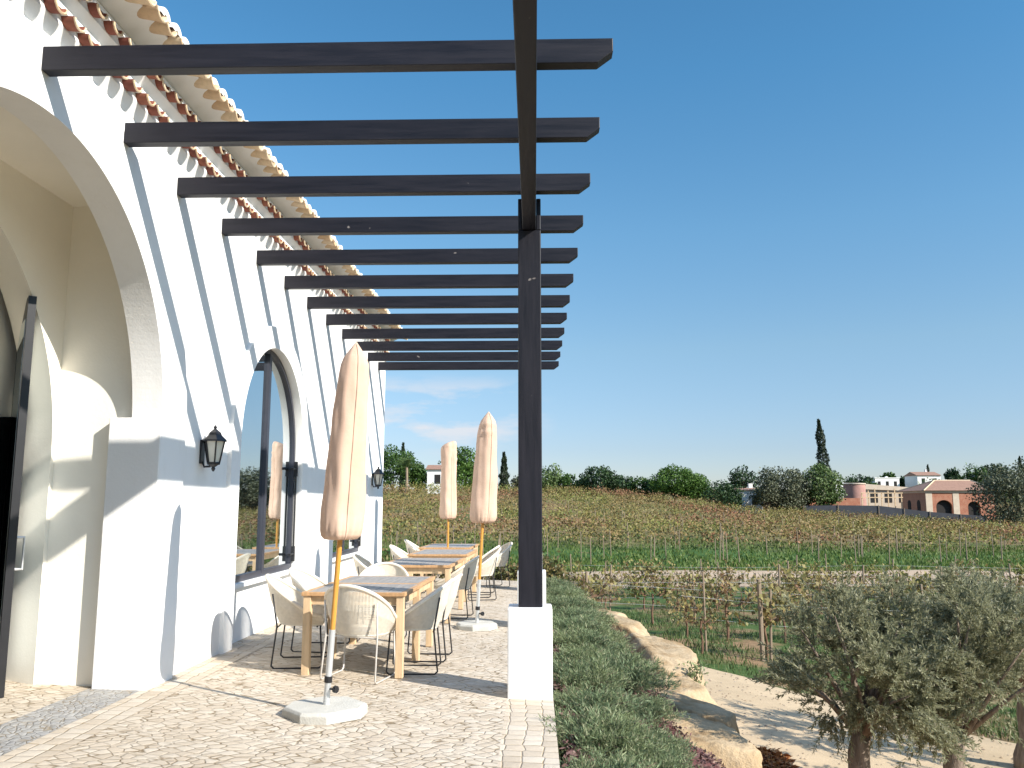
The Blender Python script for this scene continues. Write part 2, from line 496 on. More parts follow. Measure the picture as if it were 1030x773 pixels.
# raised plaster surrounds
def surround(cy, zs, r, w, t, zb):
    mb = MB(); X0, X1 = WX-.001, WX+t
    P = arc_pts(cy, zs, r); Q = arc_pts(cy, zs, r+w)
    ins = [(cy-r, zb)]+P+[(cy+r, zb)]; outs = [(cy-r-w, zb)]+Q+[(cy+r+w, zb)]
    for i in range(len(ins)-1):
        a, b, c, d = ins[i], ins[i+1], outs[i+1], outs[i]
        mb.quad((X1, *a), (X1, *b), (X1, *c), (X1, *d))
        mb.quad((X0, *a), (X0, *b), (X1, *b), (X1, *a))
        mb.quad((X0, *d), (X1, *d), (X1, *c), (X0, *c))
    return hb(mb, 'arch_surround', M['plaster'])
surround(5.23, 2.17, 1.9, .50, .05, -.2)
for cy, zs, r in ARC[1:]: surround(cy, zs, r, .27, .045, -.2)
# arch pier with impost (the jamb that faces us), porch walls and ceiling
for ya, yb in ((7.118, 7.20), (3.26, 3.342)):
    mb = MB(); mb.bounds(-3.64, WX+.047, ya, yb, -.2, 2.25); hb(mb, 'arch_pier', M['plaster'], bevel=.008)
mb = MB()
DC, DZ, DR = 5.17, 1.95, 2.03                                # arched doorway in the porch's back wall
XB = -4.17
mb.quad((WX-.215, 7.21, -.2), (XB, 7.25, -.2), (XB, 7.25, 4.3), (WX-.215, 7.21, 4.3))
mb.quad((WX-.215, 3.1, -.2), (XB, 3.1, -.2), (XB, 3.1, 4.3), (WX-.215, 3.1, 4.3))
P = arc_pts(DC, DZ, DR); Q = arc_pts(DC, DZ, DR+.16)
for (a, za), (b, zb), (a2, za2), (b2, zb2) in zip(P, P[1:], Q, Q[1:]):
    mb.quad((XB, a, za), (XB, b, zb), (XB, b, 4.3), (XB, a, 4.3))
    mb.quad((XB, a, za), (XB-.36, a2, za2), (XB-.36, b2, zb2), (XB, b, zb))
for yy_, e in ((DC-DR, 3.1), (DC+DR, 7.25)):
    mb.quad((XB, yy_, -.2), (XB, e, -.2), (XB, e, 4.3), (XB, yy_, 4.3))
    mb.quad((XB, yy_, -.2), (XB-.36, yy_+(.16 if yy_ > 6 else -.16), -.2), (XB-.36, yy_+(.16 if yy_ > 6 else -.16), DZ), (XB, yy_, DZ))
# inner face of the street-side wall above the arch
P = arc_pts(*ARC[0])
for (a, za), (b, zb) in zip(P, P[1:]):
    mb.quad((WX-.215, a, za), (WX-.215, b, zb), (WX-.215, b, 4.3), (WX-.215, a, 4.3))
mb.quad((WX-.215, 3.0, 4.185), (WX-.215, 7.4, 4.185), (XB-.01, 7.4, 4.185), (XB-.01, 3.0, 4.185))
hb(mb, 'porch_wall', M['inner'])
# arched glazed door at the back of the porch
XD = XB-.37
mb = MB()
pts = [(DC-DR-.3, -.1), (DC+DR+.3, -.1), (DC+DR+.3, 2.3)]
pts += [(DC+2.2*math.cos(a), .62+2.75*math.sin(a)) for a in np.linspace(.63, math.pi-.63, 24)]
pts += [(DC-DR-.3, 2.3)]
mb.prism(pts, 'x', XD-.06, XD)
door = hb(mb, 'door', M['doorglass'])
mb = MB()
for yy_ in (3.9, 5.2, 6.5): mb.bounds(XD, XD+.05, yy_-.04, yy_+.04, -.05, 3.2)
mb.bounds(XD, XD+.045, DC-DR, DC+DR, .0, .18)
hb(mb, 'door_frame', M['black'], door)
# plaster above the flatter head of the door
mb = MB(); mb.bounds(XD-.12, XD-.07, DC-DR-.4, DC+DR+.4, -.1, 4.3); hb(mb, 'lunette', M['inner'])
# open leaf
d = Vector((.60, -.80, 0))*.66; a0 = Vector((-4.54, 7.24, 0)); nrm = Vector((.81, .585, 0)).normalized()*.03
def slab(mb, s0, s1, z0, z1, th=1.0):
    A = a0+d*s0; B = a0+d*s1
    q = [A-nrm*th, B-nrm*th, B+nrm*th, A+nrm*th]
    mb.prism([(p.x, p.y) for p in q], 'z', z0, z1)
slab(mb, 0, 1.0, .03, 3.22)
leaf = hb(mb, 'door_leaf', M['black'])
mb = MB(); slab(mb, .14, .86, .2, 3.04, 1.1); hb(mb, 'pane', M['glass'], leaf)
mb = MB(); q = a0+d*.93+nrm*1.0
mb.tube([(q.x, q.y, 1.0), (q.x+.045, q.y+.03, 1.0), (q.x+.045, q.y+.03, 1.25), (q.x, q.y, 1.25)], .012); hb(mb, 'handle', M['galv'], leaf)

# windows
def window(cy, zs, r):
    X = WX-.09
    t = .06
    mb = MB()
    P = arc_pts(cy, zs, r-.004, 40); Q = arc_pts(cy, zs, r-t, 40)
    ins = [(cy-r+t, .66+t*1.2)]+Q+[(cy+r-t, .66+t*1.2)]; outs = [(cy-r+.004, .662)]+P+[(cy+r-.004, .662)]
    for i in range(len(ins)):
        j = (i+1) % len(ins)
        a, b, c, d_ = ins[i], ins[j], outs[j], outs[i]
        mb.quad((X+.03, *a), (X+.03, *b), (X+.03, *c), (X+.03, *d_))
        mb.quad((X-.02, *a), (X-.02, *b), (X+.03, *b), (X+.03, *a))
        mb.quad((X-.02, *c), (X-.02, *d_), (X+.03, *d_), (X+.03, *c))
    mb.bounds(X-.02, X+.033, cy-.04, cy+.04, .70, zs+r-t*.6)
    w = hb(mb, 'window', M['frame'])
    mb = MB(); mb.poly([(X-.005, *p) for p in ins]); hb(mb, 'pane', M['glass'], w)
    for z in (.86, 2.0):                                     # espagnolette crosses on the far jamb
        mb = MB(); yb = cy+r-.035
        mb.bounds(X+.03, X+.075, yb-.02, yb+.02, z-.10, z+.10)
        mb.tube([(X+.06, yb-.17, z), (X+.06, yb+.03, z)], .012, 6)
        mb.tube([(X+.03, yb-.17, z), (X+.075, yb-.17, z)], .02, 6); pass
        hb(mb, 'bolt', M['black'], w)
    mb = MB(); mb.tube([(X+.055, cy+r-.035, .88), (X+.055, cy+r-.035, 1.98)], .014, 6); hb(mb, 'bolt_rod', M['black'], w)
    mb = MB(); mb.bounds(WX-.09, WX+.01, cy-r+.003, cy+r-.003, .615, .659); hb(mb, 'sill', M['plaster'], w)
for a in ARC[1:]: window(*a)

# cornice bands and tile courses: channel tiles laid hollow side up, bedded in white mortar
mb = MB(); mb.prism([(WX-.1, 4.60), (WX+.002, 4.60), (WX+.06, 4.70), (WX+.06, 4.762), (WX-.1, 4.762)], 'y', -3.01, 18.11); hb(mb, 'cornice', M['plaster'])
mb = MB(); mb.prism([(WX, 4.87), (WX+.057, 4.87), (WX+.115, 4.93), (WX+.115, 4.987), (WX, 4.987)], 'y', -3.03, 18.13); hb(mb, 'cornice', M['plaster'])
for xo, z0, z1, e in ((.112, 4.765, 4.84, .05), (.166, 4.99, 5.07, .08)):
    mb = MB(); mb.prism([(WX-.1, z0), (WX+xo, z0), (WX+xo-.02, z1-.02), (WX+xo-.06, z1), (WX-.1, z1)], 'y', -3-e, 18.1+e); hb(mb, 'cornice', M['plaster'])
mb = MB(); mb.bounds(WX-.1, WX+.055, -3.02, 18.12, 4.841, 4.989); hb(mb, 'cornice', M['plaster'])
mb = MB(); mb.prism([(WX-.1, 5.071), (WX+.14, 5.071), (WX+.345, 5.165), (WX+.345, 5.20), (WX-.1, 5.20)], 'y', -3.04, 18.14); hb(mb, 'cornice', M['plaster'])
def tile_row(name, m, xin, xout, z, r, dip, y0=-3, y1=18.1, pitch=.212, th=.015, sgn=-1, rr0=.92, off=0):
    mb = MB(); rim = MB(); n = 9; yv = y0+off
    while yv < y1:
        jit = random.uniform(-.010, .010); sx = random.uniform(-.014, .014); sz = random.uniform(-.006, .006); tw = random.uniform(-.012, .012)
        b = len(mb.v)
        for (xx, zz, rr, jj) in ((xin, z+dip, r*rr0, 0), ((xin+xout)/2, z+dip*.5, r*.97, tw*.5), (xout+sx, z+sz, r, tw)):
            for i in range(n+1):
                a = math.pi*i/n
                mb.v.append((xx, yv+jit+jj-rr*math.cos(a), zz+sgn*rr*math.sin(a)*.85)); mb.v.append((xx, yv+jit+jj-(rr-th)*math.cos(a), zz+sgn*(rr-th)*math.sin(a)*.85))
        N = 2*(n+1)
        for s_ in range(2):
            for i in range(n):
                o0 = b+s_*N+2*i; i0, o1, i1 = o0+1, o0+2, o0+3
                mb.f.append((o0, o1, o1+N, o0+N)); mb.f.append((i1, i0, i0+N, i1+N))
        for i in range(n):
            o0 = b+2*N+2*i; mb.f.append((o0, o0+2, o0+3, o0+1))
        pts = [(xout+sx+.003, yv+jit+tw-r*.95*math.cos(a), z+sz+sgn*r*.82*math.sin(a)) for a in np.linspace(.1, math.pi-.1, 9)]
        rim.tube(pts, .0095, 5)
        yv += pitch
    return hb(mb, name, m, smooth='angle'), rim
o, rim = tile_row('tile_course', M['tile_red'], WX-.05, WX+.140, 4.760, .072, .02); hb(rim, 'tile_rims', M['tile_cream'])
o, rim = tile_row('tile_course', M['tile_red'], WX, WX+.195, 4.985, .072, .02); hb(rim, 'tile_rims', M['tile_cream'])
# roof with its eave: pale channel tiles below, white capped cover tiles above
mb = MB(); mb.prism([(WX+.22, 5.30), (-7.1, 6.35), (-11.2, 5.30), (-11.2, 5.21), (-7.1, 6.25), (WX+.22, 5.205)], 'y', -3.2, 18.25)
roof = hb(mb, 'roof', M['tile_red'])
o, rim = tile_row('eave_tiles', M['tile_cream'], WX+.25, WX+.455, 5.175, .088, .03, -3.1, 18.2); o.parent = roof
hb(rim, 'eave_rims', M['tile_cream'], roof)
mb = MB(); mb.bounds(WX+.2, WX+.40, -3.15, 18.22, 5.178, 5.21); hb(mb, 'eave_bed', M['tile_red'], roof)
o, rim = tile_row('eave_covers', M['mortar'], WX+.15, WX+.43, 5.185, .085, .06, -3.1, 18.2, th=.06, sgn=1, off=.106); o.parent = roof

# ------------------------------------------------------------------ pergola
perg = empty('pergola', (-1.4, 11, 0), 0, 'dark timber pergola of parallel rafters on posts with white plinths', 'pergola')
PO = Vector((-1.4, 11, 0))
def pb(mb, name, m, **k):
    mb.v = [(x-PO.x, y-PO.y, z-PO.z) for x, y, z in mb.v]
    return mb.build(name, m, perg, **k)
Y0, DY = 5.0416, 1.1066
for k in range(12):
    yv = Y0+k*DY; zt = 4.459; zb = zt-.165; xr = .512; xl = WX+(.052 if k < 2 else .003)
    mb = MB(); mb.prism([(xl, zt), (xl, zb), (xr-.10, zb), (xr, zb+.075), (xr, zt-.0)], 'y', yv, yv+.095)
    pb(mb, 'rafter', M['timber'], bevel=.005)
mb = MB(); mb.bounds(-.1, .022, -2.5, 18.2, 3.985, 4.292); pb(mb, 'beam', M['timber_beam'], bevel=.006)
for yv in (-1.2, 7.40, 11.45, 16.35):
    zb = tz(-.04)
    mb = MB(); x0, x1, z1 = -.141, .066, 4.28
    # forked head: two cheeks beside the beam
    mb.bounds(x0, x1, yv, yv+.2, .645, 3.98)
    mb.bounds(x0, -.103, yv, yv+.2, 3.981, z1); mb.bounds(.025, x1, yv, yv+.2, 3.981, z1)
    pb(mb, 'post', M['timber_post'], bevel=.008)
    mb = MB(); mb.bounds(-.231, .146, yv-.085, yv+.29, -.6, .644); pb(mb, 'plinth', M['plaster'], bevel=.012)

# ------------------------------------------------------------------ lanterns
def lantern():
    root = empty('wall_lantern')
    mb = MB(); mb.bounds(-.126, -.108, -.045, .045, -.14, .09); mb.tube([(-.11, 0, -.12), (-.09, 0, -.17), (-.03, 0, -.165)], .011, 6); mb.build('bracket', M['black'], root)
    mb = MB()
    mb.lathe([(.125, .075), (.118, .09), (.085, .12), (.07, .135), (.06, .16), (.03, .185), (.012, .20), (.02, .212), (.006, .235)], seg=6)
    mb.build('lantern_roof', M['black'], root)
    mb = MB()
    for k in range(6):
        a = 2*math.pi*k/6
        mb.tube([(.058*math.cos(a), .058*math.sin(a), -.135), (.10*math.cos(a), .10*math.sin(a), .078)], .008, 5)
    mb.lathe([(.062, -.15), (.066, -.135), (.06, -.125)], seg=6)
    mb.lathe([(.006, -.215), (.022, -.19), (.015, -.175), (.05, -.15)], seg=6)
    mb.build('lantern_frame', M['black'], root)
    mb = MB(); mb.lathe([(.052, -.125), (.093, .076)], seg=6); mb.build('lantern_glass', M['lampglass'], root)
    return root
l1 = lantern(); l1.location = (WX+.125, 8.14, 2.045); tag(l1, 'black wall lantern between the big arch and the arched window', 'lantern', 'wall lanterns')
l2 = copy_tree(l1); l2.location = (WX+.125, 16.85, 2.045); tag(l2, 'small black wall lantern at the far end of the white wall', 'lantern', 'wall lanterns')

# ------------------------------------------------------------------ parasols in their covers
def parasol(loc, tip, zb, zt, r, label, seed, flop=False, rb=.5, ang=.73, band=0):
    rnd = random.Random(seed)
    root = empty('parasol', loc, 0, label, 'parasol', 'folded parasols on the terrace')
    L = Vector((tip[0], tip[1], zt)); lean = lambda z: (L.x*z/zt, L.y*z/zt)
    mb = MB(); h = rb/2; c = .14
    pts = [(-h, -h+c), (-h+c, -h), (h-c, -h), (h, -h+c), (h, h-c), (h-c, h), (-h+c, h), (-h, h-c)]
    pts = [(x*math.cos(ang)-y*math.sin(ang), x*math.sin(ang)+y*math.cos(ang)) for x, y in pts]
    n = len(mb.v)
    for s_, z in ((1, 0), (1, .055), (.93, .075)): mb.v += [(x*s_, y*s_, z) for x, y in pts]
    for q in range(2):
        for i in range(8): mb.f.append((q*8+i, q*8+(i+1) % 8, q*8+8+(i+1) % 8, q*8+8+i))
    mb.f.append(tuple(16+i for i in range(8)))
    mb.build('base', M['concrete'], root, bevel=.006)
    at = lambda z: (*lean(z), z)
    mb = MB(); mb.tube([at(.07), at(.62)], .024, 12); tube_ = mb.build('base_tube', M['galv'], root, smooth='angle')
    mb = MB(); mb.tube([at(.235), at(.28)], .030, 12); mb.build('collar', M['black'], root)
    mb = MB(); p = at(.19); mb.tube([(p[0]+.02, p[1]-.01, p[2]), (p[0]+.06, p[1]-.03, p[2])], .009, 6)
    mb.tube([(p[0]+.058, p[1]-.028, p[2]-.0), (p[0]+.08, p[1]-.04, p[2])], .026, 8); mb.build('knob', M['black'], root)
    mb = MB(); mb.tube([at(.60), at(zb+.15)], .0205, 12); mb.build('pole', M['pole'], root, smooth='angle')
    # cover
    H = zt-zb
    prof = [(.03, .015), (.05, -.012), (.085, -.035), (.118, -.03), (.143, -.005), (.157, .04), (.162, .10), (.162, .17), (.158, .3), (.152, .45), (.146, .6), (.139, .75),
            (.134, .9), (.130, 1.02), (.124, 1.13), (.116, 1.24), (.106, 1.33), (.088, 1.39), (.058, 1.44), (.028, 1.485), (.004, 1.52)]
    if flop: prof = [(.035, 0), (.06, -.02), (.10, -.03), (.14, -.01), (.16, .05), (.165, .15), (.162, .3), (.158, .5), (.15, .7), (.15, .9), (.15, 1.05), (.152, 1.2), (.155, 1.32), (.15, 1.40), (.13, 1.45), (.09, 1.48), (.01, 1.485)]
    top = prof[-1][1]
    fine = []
    for (r0, z0), (r1, z1) in zip(prof, prof[1:]):
        for k in range(3): fine.append((r0+(r1-r0)*k/3, z0+(z1-z0)*k/3))
    fine.append(prof[-1])
    ph = [rnd.uniform(0, 6.28) for _ in range(8)]
    def fold(a, i, rr):
        z = fine[i][1]/top
        g = max(0, 1-z*9)                                     # gathers near the drawstring
        s_ = 1+.035*math.sin(3*a+ph[0]+2.2*z)+.03*math.sin(5*a+ph[1]-1.5*z)+.018*math.sin(9*a+ph[2]+4*z)
        s_ += .05*g*math.sin(19*a+ph[3]+.8*math.sin(3*a))
        nz = mnoise.noise(Vector((math.cos(a)*1.6, math.sin(a)*1.6, z*7+seed)))
        s_ += .075*nz+.018*math.sin(6*a+ph[6]+z*14)*math.sin(z*9+ph[7])
        if .72 < z < .9: s_ += .05*math.sin(z*75+2*math.sin(a+ph[4]))*max(0, math.sin(a*1+ph[5]))
        sq = .93+.07*abs(math.cos(2*a+.4))
        return rr*s_*sq*r/.163
    mb = MB(); mb.lathe([(a, zb+b*H/top) for a, b in fine], seg=56, fold=fold)
    out = []
    for (x, y_, z) in mb.v:
        lx, ly = lean(z); t_ = max(0, (z-zb)/H)
        if flop and t_ > .8: z = z-(.12*(t_-.8)/.2)*(0.5-x/.3)
        out.append((x+lx, y_+ly, z))
    mb.v = out
    cv = mb.build('cover', M['cover'], root, smooth=True)
    # seam with a flap down the sunny side
    mb = MB(); a = -1.05
    pts = []
    for i, (rr, b) in enumerate(fine[8:-2]):
        q = fold(a, i+8, rr)+.002; z = zb+b*H/top; lx, ly = lean(z)
        if flop and b/top > .8: continue
        pts.append((q*math.cos(a)+lx, q*math.sin(a)+ly, z))
    mb.tube(pts, .006, 5); mb.build('seam', M['cover'], cv, smooth=True)
    mb = MB(); z = zb+.03; mb.tube([(*lean(z-.05), z-.06), (*lean(z), z)], .036, 10); mb.build('drawstring', M['woodedge'], root)
    return root
parasol((-1.57, 6.57, tz(-1.57)), (.165, -.03), 1.325, 2.83, .168, 'large beige covered parasol standing nearest, in front of the first table', 3, rb=.56)
parasol((-.755, 11.25, tz(-.755)), (.145, 0), 1.38, 2.82, .178, 'beige covered parasol with pointed top beside the dark post', 9, ang=.3)
parasol((-1.67, 16.5, tz(-1.71)), (0, 0), 1.32, 2.83, .165, 'farthest beige covered parasol with a flopped blunt top', 14, flop=True, ang=.5)

# ------------------------------------------------------------------ tables
def table(w, l):
    root = empty('dining_table'); H = .76
    mb = MB(); n = 6; bw = (w-.09)/n
    for i in range(n): mb.bounds(-w/2+.045+i*bw+.003, -w/2+.045+(i+1)*bw-.003, -l/2+.04, l/2-.04, H-.03, H)
    mb.build('tabletop', M['woodgrey'], root, bevel=.003)
    mb = MB()
    mb.bounds(-w/2, w/2, -l/2, -l/2+.038, H-.034, H+.001); mb.bounds(-w/2, w/2, l/2-.038, l/2, H-.034, H+.001)
    mb.bounds(-w/2, -w/2+.043, -l/2+.0385, l/2-.0385, H-.034, H+.001); mb.bounds(w/2-.043, w/2, -l/2+.0385, l/2-.0385, H-.034, H+.001)
    mb.build('edge_frame', M['woodedge'], root, bevel=.003)
    mb = MB(); k = .055
    for s_ in (-1, 1):
        mb.bounds(-w/2+k, w/2-k, s_*(l/2-k)-.012, s_*(l/2-k)+.012, H-.115, H-.036)
        mb.bounds(s_*(w/2-k)-.012, s_*(w/2-k)+.012, -l/2+k+.013, l/2-k-.013, H-.115, H-.036)
    mb.build('apron', M['wood'], root)
    for sx in (-1, 1):
        for sy in (-1, 1):
            mb = MB(); mb.box((sx*(w/2-.05), sy*(l/2-.05), (H-.036)/2), (.07, .07, H-.036)); mb.build('leg', M['wood'], root, bevel=.004)
    return root
sq = table(.97, .92); lg = table(1.0, 1.65)
GT = 'wooden tables along the terrace'
TB = [(sq, -1.655, 8.40, -.045, 'grey topped wooden table nearest to the camera'),
      (None, -1.635, 9.34, -.045, 'grey topped wooden table pushed against the far side of the nearest table'),
      (lg, -1.60, 12.42, -.03, 'long wooden table in the middle of the terrace beside the pointed parasol'),
      (None, -1.58, 15.0, -.03, 'long wooden table second from the far end of the terrace'),
      (None, -1.70, 17.25, -.03, 'farthest wooden table at the terrace end behind the blunt parasol')]
last = None
for src, x, yv, rz, lab in TB:
    o = src if src else copy_tree(last)
    last = o if src else last
    o.location = (x, yv, tz(x)-.006); o.rotation_euler = (0, .0, rz); tag(o, lab, 'table', GT)

# ------------------------------------------------------------------ rope chairs
def chair(wire):
    root = empty('rope_chair')
    N = 61
    rim, sea = [], []
    for i in range(N):
        s_ = -1+2*i/(N-1); a = abs(s_); sg = 1 if s_ >= 0 else -1
        # plan: arms run forward, then curve round the back
        def plan(w, front, back):
            arc = .62
            if a > arc:
                k = (a-arc)/(1-arc); return (sg*(w-.015*k), front*k+(back+w)*(1-k)) if True else None
            th = a/arc*math.pi/2
            return (sg*w*math.sin(th), back+w*(1-math.cos(th)))
        x, y_ = plan(.305, .22, -.36); z = .50+.345*(0.5+.5*math.cos(math.pi*min(1, a*1.02)))**.8
        rim.append(Vector((x, y_, z)))
        x2, y2 = plan(.245, .22, -.225); sea.append(Vector((x2, y2, .415)))
    mb = MB()
    for i in range(N-1):                                      # vertical cords, small gaps between
        for h in range(2):
            t0, t1 = .09+.5*h, .41+.5*h
            a0, a1 = rim[i].lerp(rim[i+1], t0), rim[i].lerp(rim[i+1], t1)
            b0, b1 = sea[i].lerp(sea[i+1], t0), sea[i].lerp(sea[i+1], t1)
            c = (a0+b0+a1+b1)/4; nrm = (a1-a0).cross(b0-a0)
            if nrm.length < 1e-7: continue
            nrm = nrm.normalized()*.004
            bend = Vector((c.x, c.y+.02, 0))*.06
            m0, m1 = (a0+b0)/2+bend, (a1+b1)/2+bend
            for q0, q1, r0, r1 in ((a0, a1, m0, m1), (m0, m1, b0, b1)):
                n = len(mb.v)
                mb.v += [tuple(p) for p in (q0+nrm, q1+nrm, r1+nrm, r0+nrm, q0-nrm, q1-nrm, r1-nrm, r0-nrm)]
                mb.f += [(n, n+1, n+2, n+3), (n+7, n+6, n+5, n+4), (n+1, n+5, n+6, n+2), (n+4, n, n+3, n+7)]
    mb.build('rope_back', M['rope'], root)
    mb = MB(); mb.tube([tuple(p) for p in rim], .0175, 8); mb.build('rim', M['rope'], root, smooth=True)
    mb = MB()
    out = [(p.x, p.y) for p in sea[::3]]+[(-.0, .245)][:0]
    out = out+[]
    mb.prism(out[::-1], 'z', .395, .44); mb.build('seat', M['seat'], root, bevel=.012)
    for sg in (-1, 1):
        mb = MB(); x = sg*.25
        path = [(x*.96, .20, .40), (x*1.04, .225, .035), (x*1.045, .20, .012), (x*1.045, -.22, .012), (x*1.04, -.245, .035), (x*.99, -.205, .40), (x*1.0, -.255, .70)]
        mb.tube(path, .0085, 7); mb.build('sled_leg', wire, root, smooth=True)
    for yb in (.17, -.20):
        mb = MB(); mb.tube([(-.24, yb, .388), (.24, yb, .388)], .008, 6); mb.build('crossbar', wire, root)
    return root
ch = chair(M['wire_black']); chp = chair(M['wire_pale'])
GC = 'rope chairs around the terrace tables'
CH = [(chp, -1.60, 7.93, -.22, 'cream rope chair with pale wire legs at the near end, its back to us'),
      (ch, -1.16, 8.33, 1.62, 'nearest cream rope chair with black wire legs on the right of the nearest table'),
      (0, -1.13, 8.98, 1.55, 'second cream rope chair from us along the right of the nearest tables'),
      (0, -2.28, 8.50, -1.45, 'cream rope chair beside the white wall, nearest under the arched window'),
      (0, -2.30, 9.38, -1.66, 'second cream rope chair under the arched window, half hidden by the near parasol'),
      (0, -1.78, 10.12, 3.2, 'cream rope chair facing us at the far end of the paired tables'),
      (0, -1.15, 12.22, 1.5, 'cream rope chair right of the middle table beside the pointed parasol'),
      (0, -2.22, 12.2, -1.5, 'cream rope chair between the middle table and the white wall'),
      (0, -.94, 14.6, 1.8, 'cream rope chair standing out to the right of the fourth table'),
      (0, -1.00, 15.45, 1.5, 'cream rope chair at the far right corner of the fourth table'),
      (0, -2.15, 14.9, -1.6, 'cream rope chair between the fourth table and the white wall'),
      (0, -2.24, 17.2, -1.55, 'cream rope chair left of the farthest table near the end of the wall'),
      (0, -.80, 16.9, 1.9, 'farthest cream rope chair on the right, turned out beside the last table')]
for src, x, yv, rz, lab in CH:
    o = src if src else copy_tree(ch)
    o.location = (x, yv, tz(x)+.002); o.rotation_euler = (0, R(1.5), rz); tag(o, lab, 'chair', GC)

# ------------------------------------------------------------------ boulders
def rock_mat():
    t = NT('sandstone'); p = t.obj(); n1 = t.noise(2.2, 6, .65, p); n2 = t.noise(14, 5, .7, p)
    c = t.ramp(n1, [(.28, (.15, .085, .035)), (.42, (.33, .225, .12)), (.58, (.46, .35, .22)), (.8, (.27, .195, .125))])
    c = t.mix(t.ramp(n2, [(.5, 0), (.72, .55)]), c, (.27, .19, .11))
    t.principled(c, .9, t.bump(t.math('ADD', n2, n1), .6, .05), spec=.15)
    return t.m
M['rock'] = rock_mat(); M['rock_shade'] = simple('shaded_rock', (.20, .19, .18), .85, .3, 3, .5, 14)  # the dark grey puts the shade on one stone into its colour
def boulder(x, yv, ztop, sx, sy, sz, rz, label, seed, m=None):
    rnd = random.Random(seed)
    planes = []
    for k in range(13):
        n = Vector((rnd.gauss(0, 1), rnd.gauss(0, 1), rnd.gauss(0, 1)*.7)).normalized(); planes.append((n, rnd.uniform(.66, .98)))
    planes.append((Vector((rnd.uniform(-.12, .12), rnd.uniform(-.15, .05), 1)).normalized(), .70))
    mb = MB(); nu, nv = 84, 46
    for j in range(nv+1):
        ph = math.pi*j/nv
        for i in range(nu):
            th = 2*math.pi*i/nu
            d_ = Vector((math.sin(ph)*math.cos(th), math.sin(ph)*math.sin(th), math.cos(ph)))
            rr = 1.25
            # soft minimum of the cutting planes: broken faces with worn edges
            acc = sum((max(.05, d_.dot(n))/w)**60 for n, w in planes)+(1/1.25)**60
            rr = acc**(-1/60)
            rr *= 1+.018*math.sin(d_.z*11+3*mnoise.noise(d_*2+Vector((0, 0, seed))))+.04*mnoise.noise(d_*2.5+Vector((seed, 0, 0)))+.025*mnoise.noise(d_*7+Vector((0, seed, 0)))+.012*mnoise.noise(d_*16)
            mb.v.append((d_.x*rr*sx/2, d_.y*rr*sy/2, d_.z*rr*sz/2))
    for j in range(nv):
        for i in range(nu):
            a = j*nu+i; b = j*nu+(i+1) % nu; mb.f.append((a, a+nu, b+nu, b))
    zmax = max(v[2] for v in mb.v)
    o = mb.build('boulder', m or M['rock'], smooth=True); o.location = (x, yv, ztop-zmax); o.rotation_euler = (0, 0, rz)
    return tag(o, label, 'boulder', 'boulders edging the planting bed')
boulder(1.50, 8.65, -.56, 1.15, 1.5, 1.3, .3, 'largest tan boulder with a brown shaded face at the bed corner', 2)
boulder(1.02, 7.45, -.56, 1.05, 1.5, .8, -.2, 'flat cream boulder lowest in view, between mulch and shrubs', 5)
boulder(1.62, 10.1, -.60, 1.0, 1.7, 1.1, .5, 'tan boulder just behind the largest boulder', 8)
boulder(1.86, 11.5, -.70, 1.0, 1.9, 1.0, 0, 'low cream boulder in the middle of the boulder row beside a weed', 12)
boulder(1.72, 13.3, -.50, 1.1, 2.6, 1.3, .1, 'long cream boulder with a sunlit slope above the sand path', 21)
boulder(1.52, 15.4, -.48, 1.0, 2.2, 1.2, .4, 'cream boulder third from the far end of the row', 27)
boulder(1.22, 16.9, -.42, .95, 1.6, 1.0, .2, 'cream boulder second from the far end of the row', 31)
boulder(.85, 17.8, -.32, .8, .9, .9, .7, 'smallest pale boulder at the far end of the row', 35)
boulder(2.18, 8.95, -1.2, .55, .8, .6, .3, 'stone below the largest boulder, its shade put into a dark grey colour', 44, M['rock_shade'])

# bark chips and orange clods
def chips(name, n, x0, x1, y0, y1, m, s0, s1, dz=.02):
    x = rng.uniform(x0, x1, n); yv = rng.uniform(y0, y1, n); P = np.stack([x, yv, T(x, yv)+dz+rng.uniform(0, .03, n)], 1)
    D = rdir(n); D[:, 2] *= .35; D = unit(D)
    V, F = leaves(P, D, rng.uniform(s0, s1, n), rng.uniform(s0, s1, n)*.5)
    return tag(np_mesh(name, V, F, m), kind='stuff')
M['chip'] = foliage('bark_chips', [(.09, .05, .045), (.15, .085, .075), (.12, .065, .06), (.22, .15, .12)], .0, rough=.9)
tag(chips('bark_chips', 26000, .2, 2.0, 5, 18, M['chip'], .02, .06), 'reddish bark chips covering the bed between the shrubs', 'bark mulch')
M['clod'] = foliage('orange_clods', [(.30, .10, .03), (.45, .19, .06), (.22, .07, .03), (.5, .26, .11)], .0, rough=.9)
tag(chips('orange_clods', 4200, 2.2, 2.95, 7.4, 10.9, M['clod'], .04, .13, .06), 'orange clods and bark beside the sand path', 'mulch')

M['pebble'] = foliage('pebbles', [(.30, .22, .14), (.45, .35, .24), (.22, .16, .11), (.5, .42, .32)], .0, rough=.9)
n = 2600; x = rng.uniform(2.0, 8.0, n); yv = rng.uniform(5, 17.6, n); k = x < np.interp(yv, [2, 8, 11.6, 14.4, 16.9, 17.8], [9.6, 8.6, 7.0, 5.2, 2.95, 2.3])
x, yv = x[k], yv[k]; n = len(x); s_ = rng.uniform(.006, .028, n)[:, None]; c = np.stack([x, yv, T(x, yv)+.034], 1)
O = np.array([(1, 0, 0), (0, 1, 0), (-1, 0, 0), (0, -1, 0), (0, 0, .7)])
V = (c[:, None]+s_[:, None]*O[None]*rng.uniform(.6, 1.3, (n, 5, 1))).reshape(-1, 3); i5 = np.arange(n)[:, None]*5
F = np.concatenate([np.concatenate([i5+a, i5+(a+1) % 4, i5+4], 1) for a in range(4)])
